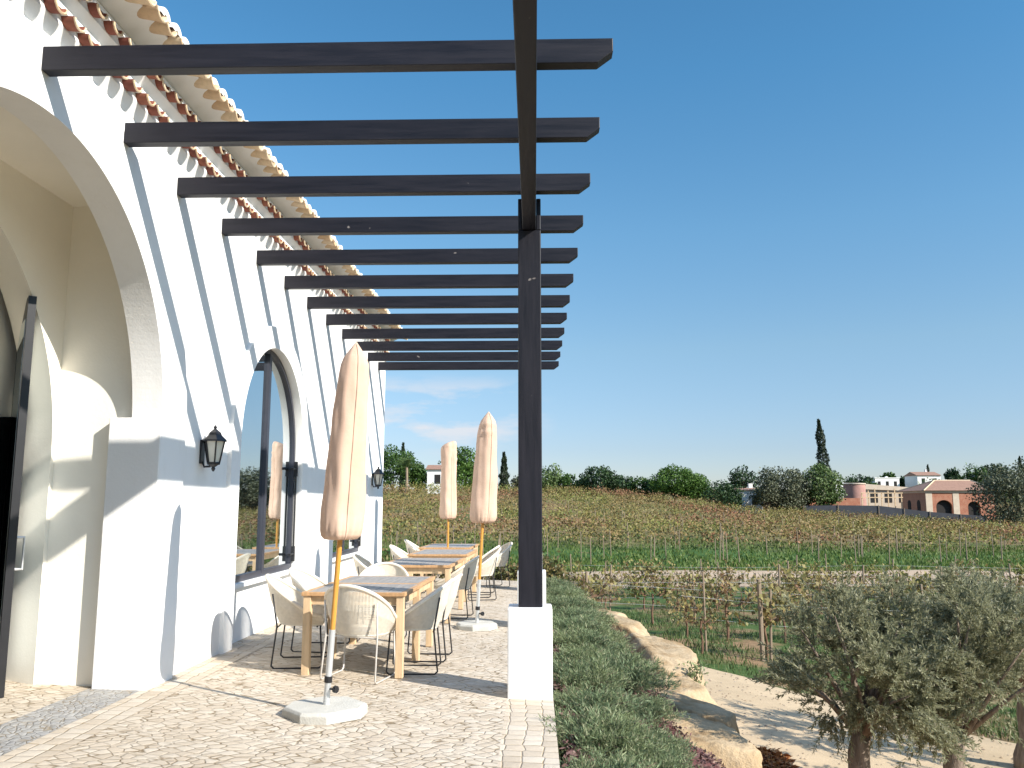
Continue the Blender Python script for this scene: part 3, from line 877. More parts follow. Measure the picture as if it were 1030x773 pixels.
tag(np_mesh('path_pebbles', V, F, M['pebble']), 'small loose pebbles strewn over the sand path', 'pebbles', kind='stuff')

# ------------------------------------------------------------------ low shrubs in the bed
M['shrub'] = foliage('grey_green_needles', [(.11, .15, .07), (.19, .235, .105), (.28, .32, .16), (.22, .255, .13), (.38, .39, .235)], .34,
                     [(.08, .12, .065), (.13, .185, .095), (.19, .25, .13), (.27, .25, .15)], 1.1)
M['twig'] = simple('brown_twig', (.13, .09, .06), .9, .2, 10)
def shrub_mesh(seed, n=11000):
    global rng
    rng = np.random.default_rng(seed)
    # stems fan out from the root, sprigs along them
    m = 240
    a = rng.uniform(0, 2*np.pi, m); el = np.abs(rng.normal(.55, .35, m)); el = np.clip(el, .05, 1.5)
    d = np.stack([np.cos(a)*np.cos(el), np.sin(a)*np.cos(el), np.sin(el)], 1)
    L = rng.uniform(.5, 1.0, m)*(1-.30*np.sin(el))
    k = rng.integers(0, m, n); t = rng.uniform(.25, 1, n)**.6
    P = d[k]*(L[k]*t)[:, None]*np.array([1, 1, .85]); P[:, 2] += .10*np.sin(t*3)*.5
    P += rng.normal(0, .035, (n, 3))
    D = unit(d[k]*.6+rdir(n)*.8+np.array([0, 0, .5]))
    return leaves(P, D, rng.uniform(.05, .14, n), rng.uniform(.010, .020, n))
sh_meshes = []
SH = [(.44, 5.5, .46), (.80, 6.35, .40), (.46, 6.55, .5), (.48, 7.5, .48), (.42, 8.5, .5), (.90, 9.6, .62), (.50, 9.6, .5), (.46, 10.7, .52), (.90, 11.1, .50),
      (.50, 11.9, .58), (.92, 12.5, .46), (.46, 13.1, .58), (.78, 14.0, .52), (.46, 14.6, .58), (.68, 15.5, .52), (.45, 16.2, .55), (.58, 17.0, .48), (.36, 17.9, .48), (1.0, 8.45, .40), (.92, 7.0, .36)]
for i, (x, yv, s_) in enumerate(SH):
    root = empty('low_shrub', (x, yv, Tf(x, yv)-.02), i*1.7)
    if i < 3:
        V, F = shrub_mesh(100+i); o = np_mesh('foliage', V, F, M['shrub'], root); mb = MB()
        for k in range(22):
            a = k*2.4; e = .2+.05*(k % 9)
            mb.tube([(0, 0, 0), (.3*math.cos(a), .3*math.sin(a), .15+e*.3), (.6*math.cos(a), .6*math.sin(a), .15+e*.5)], [.012, .008, .004], 5)
        o2 = mb.build('stems', M['twig'], root); sh_meshes.append((o, o2))
    else:
        for q in sh_meshes[i % 3]:
            c = q.copy(); link(c, root)
    root.scale = (s_*1.24, s_*1.24, s_*random.uniform(.85, 1.05))
    if i == 5: tag(root, 'rounded grey-green shrub mound overhanging the tan boulders', 'shrub', 'low shrubs filling the bed')
    elif i in (0, 1, 2, 3): tag(root, 'grey-green needle shrub at the near end of the bed beside the paving edge', 'shrub', 'low shrubs filling the bed')
    else: tag(root, 'grey-green needle shrub in the dense bed behind the nearest white plinth', 'shrub', 'low shrubs filling the bed')
rng = np.random.default_rng(77)

# ------------------------------------------------------------------ near olive trees
M['olive'] = foliage('olive_leaves', [(.14, .145, .08), (.24, .245, .14), (.33, .325, .20), (.185, .195, .105), (.48, .46, .32)], .4)
def bark_mat(name, c):
    t = NT(name); p = t.obj(); n1 = t.noise(5, 6, .7, t.mapping(p, scale=(3, 3, .7)), dist=.6)
    col = t.ramp(n1, [(.3, [x*.4 for x in c]), (.55, c), (.75, [x*1.45 for x in c])])
    t.principled(col, .95, t.bump(n1, .9, .04), spec=.1); return t.m
M['bark'] = bark_mat('olive_bark', (.23, .18, .14)); M['barkdark'] = bark_mat('dark_bark', (.10, .075, .055)); M['vinebark'] = bark_mat('vine_bark', (.20, .12, .08))
def olive_tree(x, yv, H, wx, label, seed, lean=.1, crown0=.75, n=15000):
    global rng
    rng = np.random.default_rng(seed); rnd = random.Random(seed)
    root = empty('olive_tree', (x, yv, Tf(x, yv)-.03), 0, label, 'olive tree', 'young olive trees beside the sand path')
    mb = MB()
    f = [Vector((0, 0, 0)), Vector((-.03, .02, .2)), Vector((.03, 0, .42)), Vector((.0+lean*.5, .02, .7)), Vector((lean, 0, crown0+.25))]
    mb.tube(f, [.17, .125, .105, .10, .085], 12)
    C = Vector((lean, 0, crown0+(H-crown0)*.52)); rz = (H-crown0)*.52; rx = wx/2
    tips = []
    for k in range(20):
        a = k*2.4+rnd.uniform(-.3, .3); e = rnd.uniform(-.25, 1.2)
        tip = C+Vector((math.cos(a)*math.cos(e)*rx*.9, math.sin(a)*math.cos(e)*rx*.9, math.sin(e)*rz*.95))
        b = f[3].lerp(f[4], rnd.random()); m_ = b.lerp(tip, .5)+Vector((rnd.uniform(-.1, .1), rnd.uniform(-.1, .1), .10))
        mb.tube([b, m_, tip], [.034, .019, .006], 6); tips += [b.lerp(tip, t_)+(m_-b.lerp(tip, .5))*(1-abs(2*t_-1)) for t_ in (.45, .7, .9, 1.0)]
    mb.build('trunk', M['bark'], root, smooth=True)
    # leafy sprays: twigs bunched on the limb ends, each carrying rows of narrow leaves
    T_ = np.array([tuple(t_) for t_ in tips]); c0 = np.array(tuple(C))
    nt = n//46; ns = nt//7
    sb = T_[rng.integers(0, len(T_), ns)]+rng.normal(0, .13, (ns, 3)); sd = unit(unit(sb-c0)*.9+rdir(ns)*.7+np.array([0, 0, .35]))
    g = rng.integers(0, ns, nt)
    b = sb[g]+rng.normal(0, .035, (nt, 3)); d = unit(sd[g]+rdir(nt)*.6)
    low = b[:, 2] < crown0+.2; d[low, 2] -= .7; d = unit(d)
    L = rng.uniform(.16, .36, nt)
    parts = []
    w = rng.integers(0, nt, n); t_ = rng.uniform(.0, 1, n)
    P = b[w]+d[w]*(L[w]*t_)[:, None]; P[:, 2] -= .10*(t_**2)*L[w]
    D = unit(d[w]*.9+rdir(n)*.75)
    parts.append(leaves(P, D, rng.uniform(.035, .062, n), rng.uniform(.009, .015, n)))
    parts.append(leaves(b, d, L, np.full(nt, .008)))
    V, F = merge(parts); np_mesh('crown', V, F, M['olive'], root)
    return root
olive_tree(3.08, 8.65, 2.12, 1.45, 'olive tree left of its pair at the sand path, its dark crown low', 5, .08, .68, 46000)
olive_tree(4.12, 8.95, 2.24, 1.85, 'larger grey-green olive tree, right of the pair on the sand path', 6, .08, .70, 66000)
olive_tree(6.05, 11.1, 2.4, 2.1, 'olive tree at the right picture edge with its trunk in grass', 7, .05, .85, 36000)
# weed on a boulder
rng = np.random.default_rng(8)
root = empty('weed', (2.15, 11.9, -.93), 0, 'small leafy weed growing between the cream boulders', 'weed')
n = 160; b = np.abs(rng.normal(0, .07, (n, 3))); P = np.stack([rng.normal(0, .07, n), rng.normal(0, .07, n), rng.uniform(0, .34, n)], 1)
V, F = leaves(P, unit(rdir(n)+np.array([0, 0, .6])), rng.uniform(.04, .09, n), rng.uniform(.02, .04, n)); np_mesh('leaves', V, F, M['shrub'], root)
mb = MB(); mb.tube([(0, 0, -.05), (.03, .02, .2), (.06, 0, .33)], .006, 5); mb.tube([(0, 0, -.05), (-.05, .02, .2), (-.08, 0, .26)], .006, 5); mb.build('stem', M['twig'], root)

# ------------------------------------------------------------------ vineyard
VB = [(.22, .11, .06), (.34, .20, .10), (.28, .25, .085), (.20, .12, .07), (.40, .33, .17), (.16, .185, .05)]
VG = [(.15, .17, .04), (.23, .23, .065), (.32, .28, .09), (.12, .15, .035), (.26, .155, .07)]
M['vine'] = foliage('autumn_vine_leaves', VB, .3, VG, .22)
M['stake'] = simple('weathered_stake', (.24, .18, .125), .9, .2, 4, .3, 30)
def vine_mesh(seed, n=150):
    global rng
    rng = np.random.default_rng(seed)
    m = 15; a = rng.uniform(-1, 1, m)*.60; h = rng.uniform(.85, 1.5, m)
    tx = a+rng.normal(0, .22, m); ty = rng.normal(0, .24, m)
    k = rng.integers(0, m, n); t = rng.uniform(0, 1, n)
    P = np.stack([a[k]*(1-t)+tx[k]*t, ty[k]*t, .72+(h[k]-.60)*t-.15*np.maximum(0, t-.7)], 1)+rng.normal(0, .07, (n, 3))
    D = unit(rdir(n)+np.array([0, 0, -.35]))
    V, F = leaves(P, D, rng.uniform(.075, .135, n), rng.uniform(.07, .12, n), unit(rdir(n)*.8+np.array([.5, -.3, .6])))
    mb = MB()
    mb.tube([(0, 0, -.05), (.02, .01, .3), (-.02, 0, .55), (0, 0, .78)], [.035, .028, .026, .03], 7)
    for q in range(m): mb.tube([(a[q]*.4, 0, .72), (a[q], 0, .80), ((a[q]+tx[q])/2, ty[q]/2, .5*(.85+h[q])), (tx[q], ty[q], h[q])], [.014, .010, .007, .004], 4)
    return V, F, mb
protos = []
GV = 'grapevines in the near rows'
LV = 'staked grapevine with thinning brown and green autumn leaves in the near vineyard rows'
rows = [(18.5, 3.6, 13.5), (21.4, 1.3, 16), (24.6, -6, 18.5), (28.2, -7, 21), (31.8, -8, 24)]
rv = random.Random(4)
cnt = 0; stake_src = None
def stake(x, yv, h, r=.04, label=None, group='wooden stakes in the near vine rows'):
    global stake_src
    if stake_src is None:
        mb = MB(); mb.tube([(0, 0, -.1), (0, 0, 1)], [1.0, .92], 7); stake_src = mb.build('vineyard_stake', M['stake']); o = stake_src
    else:
        o = stake_src.copy(); link(o)
    o.location = (x, yv, Tf(x, yv)); o.scale = (r, r, h); o.rotation_euler = (rv.uniform(-.03, .03), rv.uniform(-.04, .04), 0)
    return tag(o, label or 'weathered wooden stake standing among the near grapevines', 'stake', group)
for ri, (yv, xa, xb) in enumerate(rows):
    x = xa
    while x < xb:
        if rv.random() < .84 and not (yv < 24 and x < 1.2):
            xx, yj = x+rv.uniform(-.12, .12), yv+rv.uniform(-.15, .15)
            root = empty('grapevine', (xx, yj, Tf(xx, yj)), rv.choice((0, math.pi))+rv.uniform(-.15, .15), LV, 'grapevine', GV)
            if len(protos) < 5:
                V, F, mb = vine_mesh(200+len(protos))
                protos.append((np_mesh('leaves', V, F, M['vine'], root), mb.build('trunk', M['vinebark'], root)))
            else:
                for q in protos[rv.randrange(5)]:
                    c = q.copy(); link(c, root)
            s_ = rv.uniform(.85, 1.12); root.scale = (s_, s_, s_*rv.uniform(.92, 1.08)); cnt += 1
            if rv.random() < .42: stake(xx+.1, yj+.05, rv.uniform(1.35, 1.7), rv.uniform(.022, .036))
        x += 1.16
    mb = MB()
    for h in (.72, 1.15): mb.tube([(q, yv, Tf(q, yv)+h) for q in np.arange(xa-.5, xb+.6, 2.0)], .0045, 4)
    tag(mb.build('trellis_wires', M['galv']), ['thin wires along the nearest vine row above the sand path', 'thin wires along the second vine row from the path', 'thin wires along the third vine row from the path',
         'thin wires along the fourth vine row from the path', 'thin wires along the vine row nearest the dirt track'][ri], 'wires', 'trellis wires of the near vine rows')
stake(4.72, 18.3, 1.66, .05, 'thickest pale stake at the sand path end of the nearest vine row')

# ragged plants at the terrace end and along the track bank, and the field of vines beyond
rng = np.random.default_rng(31)
def vine_field(name, ya, yb, dy, m, L0, L1, step, per, label, amin=-.34, amax=.78):
    Ps = []
    yv = ya
    while yv < yb:
        x0, x1 = amin*yv-4, amax*yv+6
        n = int((x1-x0)/step)
        x = rng.uniform(x0, x1, n); keep = rng.uniform(0, 1, n) < .9
        x = x[keep]; yr = yv+rng.normal(0, .22, len(x))+.10*x*.6
        h = rng.uniform(.75, 1.25, len(x))
        k = np.repeat(np.arange(len(x)), per)
        g = rng.normal(0, 1, (len(k), 3))*np.array([.38, .26, .24])
        P = np.stack([x[k], yr[k], np.zeros(len(k))], 1)+g
        P[:, 2] += T(P[:, 0], P[:, 1])+h[k]
        Ps.append(P); yv += dy
    P = np.concatenate(Ps); n = len(P)
    V, F = leaves(P, unit(rdir(n)+np.array([0, 0, -.2])), rng.uniform(L0, L1, n), rng.uniform(L0, L1, n)*.85, unit(rdir(n)*.8+np.array([.5, -.4, .5])))
    return tag(np_mesh(name, V, F, m), label, 'vineyard', kind='stuff')
M['vinefar'] = foliage('far_vine_leaves', [(.23, .085, .05), (.31, .155, .08), (.16, .07, .045), (.13, .13, .04), (.36, .22, .11)], .28,
                       [(.11, .15, .032), (.19, .22, .055), (.29, .27, .075), (.16, .15, .045), (.21, .14, .06)], .075)
vine_field('vineyard_rows', 61, 132, 2.5, M['vinefar'], .13, .27, .42, 14, 'broad slope of autumn vine rows rising to the skyline')
rng = np.random.default_rng(33)
for k in range(140):                                          # stakes that stand out on the slope
    yv = rv.choice([48, 51, 54, 57, 61, 65, 70, 76, 83, 90, 98]); x = rv.uniform(-.2*yv, .64*yv)
    stake(x, yv+.06*x, rv.uniform(1.3, 1.9), rv.uniform(.022, .04), 'thin wooden stake on the vineyard slope beyond the dirt track', 'stakes on the vineyard slope')

# grass
M['grass'] = foliage('grass_blades', [(.05, .085, .022), (.075, .12, .035), (.11, .15, .05), (.17, .16, .075)], .25)
def blades(P, h, w):
    n = len(P); D = unit(rdir(n)*.5+np.array([0, 0, 1.0])); return leaves(P, D, h, w)
n = 70000
yv = 15+24*rng.uniform(0, 1, n)**.8; x = rng.uniform(-.25, .72, n)*yv
keep = np.array([mnoise.noise(Vector((a*.55, b*.55, 3.3))) > -.12 for a, b in zip(x, yv)])
edge = np.interp(yv, [2, 8, 11.6, 14.4, 16.9, 17.8, 18.5, 40], [9.6, 8.6, 7.0, 5.2, 2.95, 2.3, 1.8, -20])
keep &= (x > edge+.05) & ~((x < .8) & (yv < 20.5))
P = np.stack([x, yv, T(x, yv)-.01], 1)[keep]
n2 = 9000; y2 = rng.uniform(6, 15, n2); x2 = np.interp(y2, [6, 8, 11.6, 14.4, 15], [9.2, 8.6, 7.0, 5.3, 4.7])+np.abs(rng.normal(0, 1.6, n2))+.05
P2 = np.stack([x2, y2, T(x2, y2)-.01], 1)
P = np.concatenate([P, P2]); n = len(P)
V, F = blades(P, rng.uniform(.06, .19, n), rng.uniform(.012, .03, n))
tag(np_mesh('near_grass', V, F, M['grass']), 'green grass between the near vine rows and the sand path', 'grass', kind='stuff')
n = 34000; yv = 42.5+30*rng.uniform(0, 1, n)**1.7; x = rng.uniform(-.3, .75, n)*yv
P = np.stack([x, yv, T(x, yv)], 1)
M['grass2'] = foliage('lush_grass', [(.07, .115, .022), (.10, .155, .032), (.15, .19, .055)], .3)
V, F = blades(P, rng.uniform(.12, .34, n), rng.uniform(.05, .12, n)); tag(np_mesh('grass_strip', V, F, M['grass2']), 'bright green grass strip beyond the dirt track', 'grass', kind='stuff')
n = 5000; x = rng.uniform(-25, 58, n); yv = 38.6+.04*x+rng.normal(0, 3.0, n); P = np.stack([x, yv, T(x, yv)+.05], 1)
M['scrub'] = foliage('dry_scrub', [(.16, .13, .05), (.24, .17, .09), (.10, .12, .04), (.3, .22, .12)], .2)
V, F = blades(P, rng.uniform(.1, .4, n), rng.uniform(.05, .12, n)); tag(np_mesh('track_scrub', V, F, M['scrub']), 'dry scrub scattered along the dirt track bank', 'scrub', kind='stuff')
# ragged bushes right at the terrace end
M['endbush'] = foliage('end_bush_leaves', [(.08, .10, .03), (.16, .15, .05), (.28, .20, .09), (.10, .08, .04), (.06, .09, .03)], .25)
ends = [(-2.6, 19.4, .9, 1.0), (-1.7, 19.7, .8, .75), (-.7, 19.5, .9, .80), (.2, 19.4, .9, .9), (-3.6, 20, 1, 1.2)]
for i, (x, yv, w, h) in enumerate(ends):
    root = empty('bush', (x, yv, Tf(x, yv)), 0, ['yellow-green bush at the wall end behind the farthest table', 'dry leafy bush behind the farthest parasol', 'mottled bush beyond the terrace end left of the post',
                 'mottled bush beyond the terrace end behind the post', 'green bush mostly hidden behind the wall end'][i], 'bush', 'bushes at the terrace end')
    n = 900; c = rdir(26)*np.array([w*.5, w*.5, h*.45])*rng.uniform(.3, 1, (26, 1))+np.array([0, 0, h*.6])
    P = c[rng.integers(0, 26, n)]+rng.normal(0, .11, (n, 3)); V, F = leaves(P, rdir(n), rng.uniform(.06, .12, n), rng.uniform(.05, .09, n))
    np_mesh('leaves', V, F, M['endbush'], root); mb = MB()
    for q in range(7): mb.tube([(0, 0, -.1), tuple(c[q]*.6), tuple(c[q])], [.02, .012, .006], 5)
    mb.build('stems', M['twig'], root)

# ------------------------------------------------------------------ skyline trees and houses
def at(u, v, Y): return ((u-537.7)/859*Y, Y, 1.5+(509.2-v)/859*Y)
M['f_dark'] = foliage('dark_evergreen', [(.018, .040, .014), (.03, .06, .02), (.045, .085, .025)], .1)
M['f_mid'] = foliage('mid_green', [(.03, .07, .015), (.05, .105, .02), (.08, .14, .03)], .2)
M['f_pale'] = foliage('grey_olive', [(.07, .085, .045), (.11, .12, .07), (.15, .16, .10), (.05, .06, .03)], .15)
M['f_light'] = foliage('light_green', [(.07, .12, .035), (.11, .17, .05), (.15, .2, .07), (.05, .09, .03)], .25)
M['f_pine'] = foliage('pine_green', [(.035, .075, .01), (.065, .13, .018), (.10, .18, .03)], .15)
M['f_cyp'] = foliage('cypress_green', [(.012, .022, .012), (.022, .035, .016), (.035, .05, .022)], .05)
def crown_tree(name, u, vt, vb, wpx, Y, m, label, cat='tree', n=1500, trunk=.06, flat=1.0, clumps=26, leaf=.34, rag=.3, dome=False):
    global rng
    s_ = Y/859; H = (vb-vt)*s_; Wd = wpx*s_*1.04; n = int(n*2.2); leaf *= Y/135
    x, _, z = at(u, vb, Y)
    zg = Tf(x, Y); zb = zg-.1; H = at(u, vt, Y)[2]-zb
    root = empty(name, (x, Y, zb), 0, label, cat, 'trees on the skyline')
    th = H*trunk; rz = (H-th)/2; c0 = np.array([0, 0, th+rz])
    cl = rdir(clumps)*rng.uniform(.35, .86, (clumps, 1))**(.6); cl[:, 2] = np.clip(cl[:, 2], -.9, .9)
    if dome: cl = unit(cl)*rng.uniform(.72, .9, (clumps, 1)); cl[:, 2] = np.where(cl[:, 2] < -.25, -.25, cl[:, 2])*1.1-.1
    cl = cl*np.array([Wd/2, Wd/2, rz*flat]); cr = rng.uniform(.2, rag+.04, clumps)*min(Wd, 2.2*rz)
    k = rng.integers(0, clumps, n); P = c0+cl[k]+rdir(n)*(cr[k]*rng.uniform(.3, 1.0, n)**.5)[:, None]*np.array([1, 1, .8])
    P[:, 2] = np.maximum(P[:, 2], .1)
    V, F = leaves(P, unit(rdir(n)+np.array([0, 0, .2])), rng.uniform(.6, 1.25, n)*leaf, rng.uniform(.6, 1.0, n)*leaf, unit(rdir(n)*.7+(P-c0)/max(Wd, H)))
    np_mesh('crown', V, F, m, root)
    mb = MB(); r0 = max(.10, H*.028); mb.tube([(0, 0, -.2), (.05*H*.3, 0, th), (0, 0, th+rz)], [r0, r0*.75, r0*.4], 7)
    for q in range(6): mb.tube([(0, 0, th*.8), tuple(c0*.55+cl[q]*.45), tuple(c0+cl[q]*.8)], [r0*.5, r0*.32, r0*.12], 5)
    mb.build('trunk', M['barkdark'], root)
    return root
def cypress(u, vt, vb, wpx, Y, label, lean=0, n=1300, leaf=.34):
    n = int(n*1.9)
    s_ = Y/859; x, _, z = at(u, vb, Y); zb = Tf(x, Y)-.1; H = at(u, vt, Y)[2]-zb; Wd = wpx*s_
    root = empty('cypress_tree', (x, Y, zb), 0, label, 'cypress', 'trees on the skyline')
    t = rng.uniform(.02, 1, n); r = Wd/2*np.minimum(1, (1-t)**.62*1.15+.02)*np.minimum(1, .7+t*4)*(1+.18*np.sin(t*31+1)+.12*np.sin(t*17))
    a = rng.uniform(0, 6.28, n); q = rng.uniform(.55, 1, n)
    P = np.stack([np.cos(a)*r*q+lean*t*s_, np.sin(a)*r*q, t*H], 1)
    V, F = leaves(P, unit(rdir(n)*.5+np.array([0, 0, 1.0])), rng.uniform(.7, 1.6, n)*leaf, rng.uniform(.3, .6, n)*leaf)
    np_mesh('crown', V, F, M['f_cyp'], root)
    mb = MB(); mb.tube([(0, 0, -.2), (lean*s_*.5, 0, H*.5), (lean*s_*.95, 0, H*.95)], [.18, .10, .03], 6); mb.build('trunk', M['barkdark'], root)
    return root
rng = np.random.default_rng(55)
crown_tree('broad_tree', 394, 452, 489, 40, 137, M['f_mid'], 'dark green tree at the end of the white wall under a small cypress', n=2200)
crown_tree('broad_tree', 420, 467, 488, 17, 140, M['f_mid'], 'small rounded green tree right of the palm', n=1100)
cypress(404, 447, 480, 7, 150, 'small cypress tip above the trees beside the white wall')
crown_tree('broad_tree', 468, 454, 491, 40, 138, M['f_pine'], 'bright green rounded tree between the two far parasols', n=2400)
cypress(507, 457, 490, 10, 136, 'slim dark cypress left of the dark post')
crown_tree('broad_tree', 522, 479, 489, 16, 140, M['f_pale'], 'pale low trees hidden partly by the dark post', n=600)
crown_tree('broad_tree', 551, 470, 490, 28, 140, M['f_light'], 'pale green tree right beside the dark post', n=1000)
crown_tree('broad_tree', 574, 479, 490, 26, 140, M['f_mid'], 'low bushy tree left of the dark skyline oak', n=800)
crown_tree('broad_tree', 604, 471, 492, 44, 138, M['f_dark'], 'dark skyline oak left of the umbrella pine', n=2000, trunk=.1)
crown_tree('broad_tree', 625, 478, 494, 26, 137, M['f_dark'], 'dark bushy tree touching the right side of the skyline oak', n=900, trunk=.1)
crown_tree('broad_tree', 645, 481, 495, 28, 136, M['f_mid'], 'small ragged green tree left of the umbrella pine', n=900, trunk=.1)
crown_tree('umbrella_pine', 678, 470, 497, 44, 132, M['f_pine'], 'broad umbrella pine with dense bright green dome', 'pine tree', n=5200, trunk=.10, clumps=90, leaf=.26, rag=.16, dome=True)
crown_tree('umbrella_pine', 699, 478, 501, 32, 131, M['f_pine'], 'lower right lobe of dense pine beside the umbrella pine', 'pine tree', n=2600, trunk=.05, clumps=60, leaf=.26, rag=.16, dome=True)
crown_tree('round_bush', 726, 488, 504, 34, 125, M['f_dark'], 'dark round bush in front of the white cottage', 'bush', n=1300, trunk=.02)
crown_tree('broad_tree', 748, 472, 500, 26, 138, M['f_dark'], 'airy dark tree rising behind the white cottage', n=900, trunk=.45)
crown_tree('olive_tree', 769, 470, 505, 26, 126, M['f_pale'], 'ragged grey olive tree standing over the white cottage', 'olive tree', n=1300, trunk=.2)
crown_tree('olive_tree', 789, 474, 508, 36, 128, M['f_pale'], 'wide grey olive tree right of the white cottage', 'olive tree', n=2000, trunk=.1)
crown_tree('broad_tree', 809, 472, 507, 30, 130, M['f_pale'], 'pale olive-green tree between the grey olive and the leafy tree', n=1400, trunk=.15)
crown_tree('broad_tree', 826, 464, 509, 34, 129, M['f_light'], 'tall light green leafy tree in front of the tallest cypress', n=2300, trunk=.15)
cypress(831, 424, 506, 18, 134, 'tallest leaning cypress above the leafy trees', lean=-6, n=2600, leaf=.3)
crown_tree('broad_tree', 1010, 474, 522, 54, 112, M['f_pale'], 'big dark olive tree covering the right end of the brick house', 'olive tree', n=3600, trunk=.08, clumps=40)
crown_tree('broad_tree', 862, 480, 489, 28, 215, M['f_dark'], 'low dark trees on the far rise right of the tallest cypress', n=900, trunk=.05)
crown_tree('broad_tree', 891, 477, 486, 16, 250, M['f_mid'], 'small rounded tree behind the flat white far house', n=600, trunk=.1)
crown_tree('broad_tree', 911, 480, 489, 18, 250, M['f_dark'], 'far dark trees between the two white far houses', n=900, trunk=.05)
cypress(931, 469, 482, 5, 240, 'tiny cypress above the gabled white far house', n=500)
crown_tree('broad_tree', 955, 472, 487, 13, 220, M['f_dark'], 'small dark conical tree right of the gabled far house', n=700, trunk=.1)
crown_tree('broad_tree', 978, 469, 484, 20, 230, M['f_mid'], 'left tree of the far clump above the brick house roof', n=900, trunk=.1)
crown_tree('broad_tree', 999, 468, 484, 26, 230, M['f_dark'], 'right tree of the far clump above the brick house roof', n=1100, trunk=.1)
cypress(1022, 461, 478, 6, 205, 'small dark cypress near the right picture edge', n=600)
crown_tree('broad_tree', 1034, 456, 482, 24, 200, M['f_dark'], 'dark tall tree cut by the right picture edge', n=1100, trunk=.2)
for i, (u, w, vt) in enumerate(((480, 16, 482), (540, 14, 483), (588, 16, 484), (660, 20, 486), (940, 40, 484), (870, 30, 486), (1000, 50, 482))):
    crown_tree('round_bush', u, vt, vt+10, w, 145 if u < 700 else 200, M['f_mid'], ['low skyline bush left of the pointed parasol', 'low skyline bush behind the dark post', 'low skyline bush left of the skyline oak',
               'low skyline bush at the foot of the umbrella pine', 'far scrub behind the brick house ridge', 'far scrub behind the round brick tower', 'far scrub above the right end of the brick house'][i], 'bush', n=500, trunk=.02)
# palm
x, Yp, z = at(408, 489, 131); zb = Tf(x, Yp)
palm = empty('palm_tree', (x, Yp, zb), 0, 'fan of palm fronds on a short trunk beside the white wall', 'palm', 'trees on the skyline')
mb = MB(); Hp = at(408, 470, 131)[2]-zb; mb.tube([(0, 0, -.2), (.05, 0, Hp*.5), (0, 0, Hp)], [.26, .2, .2], 9); mb.build('trunk', M['stake'], palm)
Pp, Dp = [], []
for k in range(26):
    a = k*2.4; e = random.uniform(-.1, 1.3); d_ = Vector((math.cos(a)*math.cos(e), math.sin(a)*math.cos(e), math.sin(e)))
    for q in range(14):
        t_ = (q+1)/14*2.3; p = Vector((0, 0, Hp))+d_*t_-Vector((0, 0, .17*t_*t_))
        side = d_.cross(Vector((0, 0, 1))).normalized()
        for s_ in (-1, 1):
            Pp.append(tuple(p)); Dp.append(tuple((d_*.7+side*s_*.8-Vector((0, 0, .3))).normalized()))
V, F = leaves(np.array(Pp), np.array(Dp), .5, .10); np_mesh('fronds', V, F, M['f_light'], palm)

M['brick'] = None
def brick_mat():
    t = NT('red_brick'); p = t.obj(); br = t.n('ShaderNodeTexBrick'); v = t.mapping(p, rot=(R(90), 0, 0)); t.l(v, br.inputs['Vector'])
    br.inputs['Scale'].default_value = 3; br.inputs['Color1'].default_value = (.31, .095, .055, 1); br.inputs['Color2'].default_value = (.38, .14, .08, 1); br.inputs['Mortar'].default_value = (.34, .25, .19, 1)
    n = t.noise(1.2, 4, .6, p); c = t.mix(t.ramp(n, [(.4, 0), (.7, .4)]), br.outputs['Color'], (.50, .30, .2)); t.principled(c, .9, spec=.1); return t.m
M['brick'] = brick_mat()
M['rooftile'] = simple('weathered_roof_tile', (.27, .15, .10), .9, .22, 1.5, .4, 8, stretch=(4, 1, 1))
M['beige'] = simple('beige_render', (.52, .43, .33), .9, .12, 1.5)
M['whitewash'] = simple('white_render', (.76, .74, .70), .9, .06, 1.5)
M['void'] = simple('dark_interior', (.015, .013, .012), .9, .2, 2)
M['net'] = simple('dark_shade_net', (.032, .035, .045), .9, .25, 1.5)
M['pink'] = simple('pink_render', (.36, .20, .165), .9, .2, 1.2)

# brick house with hipped roof: walls with real arched openings
hx, hy = at(927, 515, 135)[:2]; hz = Tf(hx, hy)-.05
hz = float(at(927, 516.5, 135)[2]); hx = float(hx); Wd, Dp_, Hh = 10.6, 9.2, at(927, 494, 135)[2]-hz
bh = empty('brick_house', (hx, hy, hz), 0, 'red brick house with hipped tile roof and arched openings', 'house')
mb = MB()
ops = [(2.75, 1.25, 1.0), (7.35, .95, 1.05)]                  # centre x, half width, spring height
x0 = 0
for c, r, zs in ops:
    mb.quad((x0, 0, -3), (c-r, 0, -3), (c-r, 0, Hh), (x0, 0, Hh))
    pts = [(c+r*math.cos(math.pi-math.pi*i/16), zs+r*.85*math.sin(math.pi*i/16)) for i in range(17)]
    for (a, za), (b, zb_) in zip(pts, pts[1:]):
        mb.quad((a, 0, za), (b, 0, zb_), (b, 0, Hh), (a, 0, Hh)); mb.quad((a, 0, za), (a, .5, za), (b, .5, zb_), (b, 0, zb_))
    for xx in (c-r, c+r): mb.quad((xx, 0, -3), (xx, .5, -3), (xx, .5, zs), (xx, 0, zs))
    x0 = c+r
mb.quad((x0, 0, -3), (Wd, 0, -3), (Wd, 0, Hh), (x0, 0, Hh))
mb.quad((0, Dp_, -3), (0, 0, -3), (0, 0, Hh), (0, Dp_, Hh)); mb.quad((Wd, 0, -3), (Wd, Dp_, -3), (Wd, Dp_, Hh), (Wd, 0, Hh)); mb.quad((Wd, Dp_, -3), (0, Dp_, -3), (0, Dp_, Hh), (Wd, Dp_, Hh))
mb.build('wall', M['brick'], bh)
for c, r, zs in ops:
    mb = MB(); mb.bounds(c-r-.1, c+r+.1, .52, .6, -3, zs+r); mb.build('opening', M['void'], bh)
for xa, xb in ((-.04, .95), (4.15, 5.1)):
    mb = MB(); mb.bounds(xa, xb, -.05, .0-.003, -3, Hh); mb.build('quoin', M['beige'], bh)
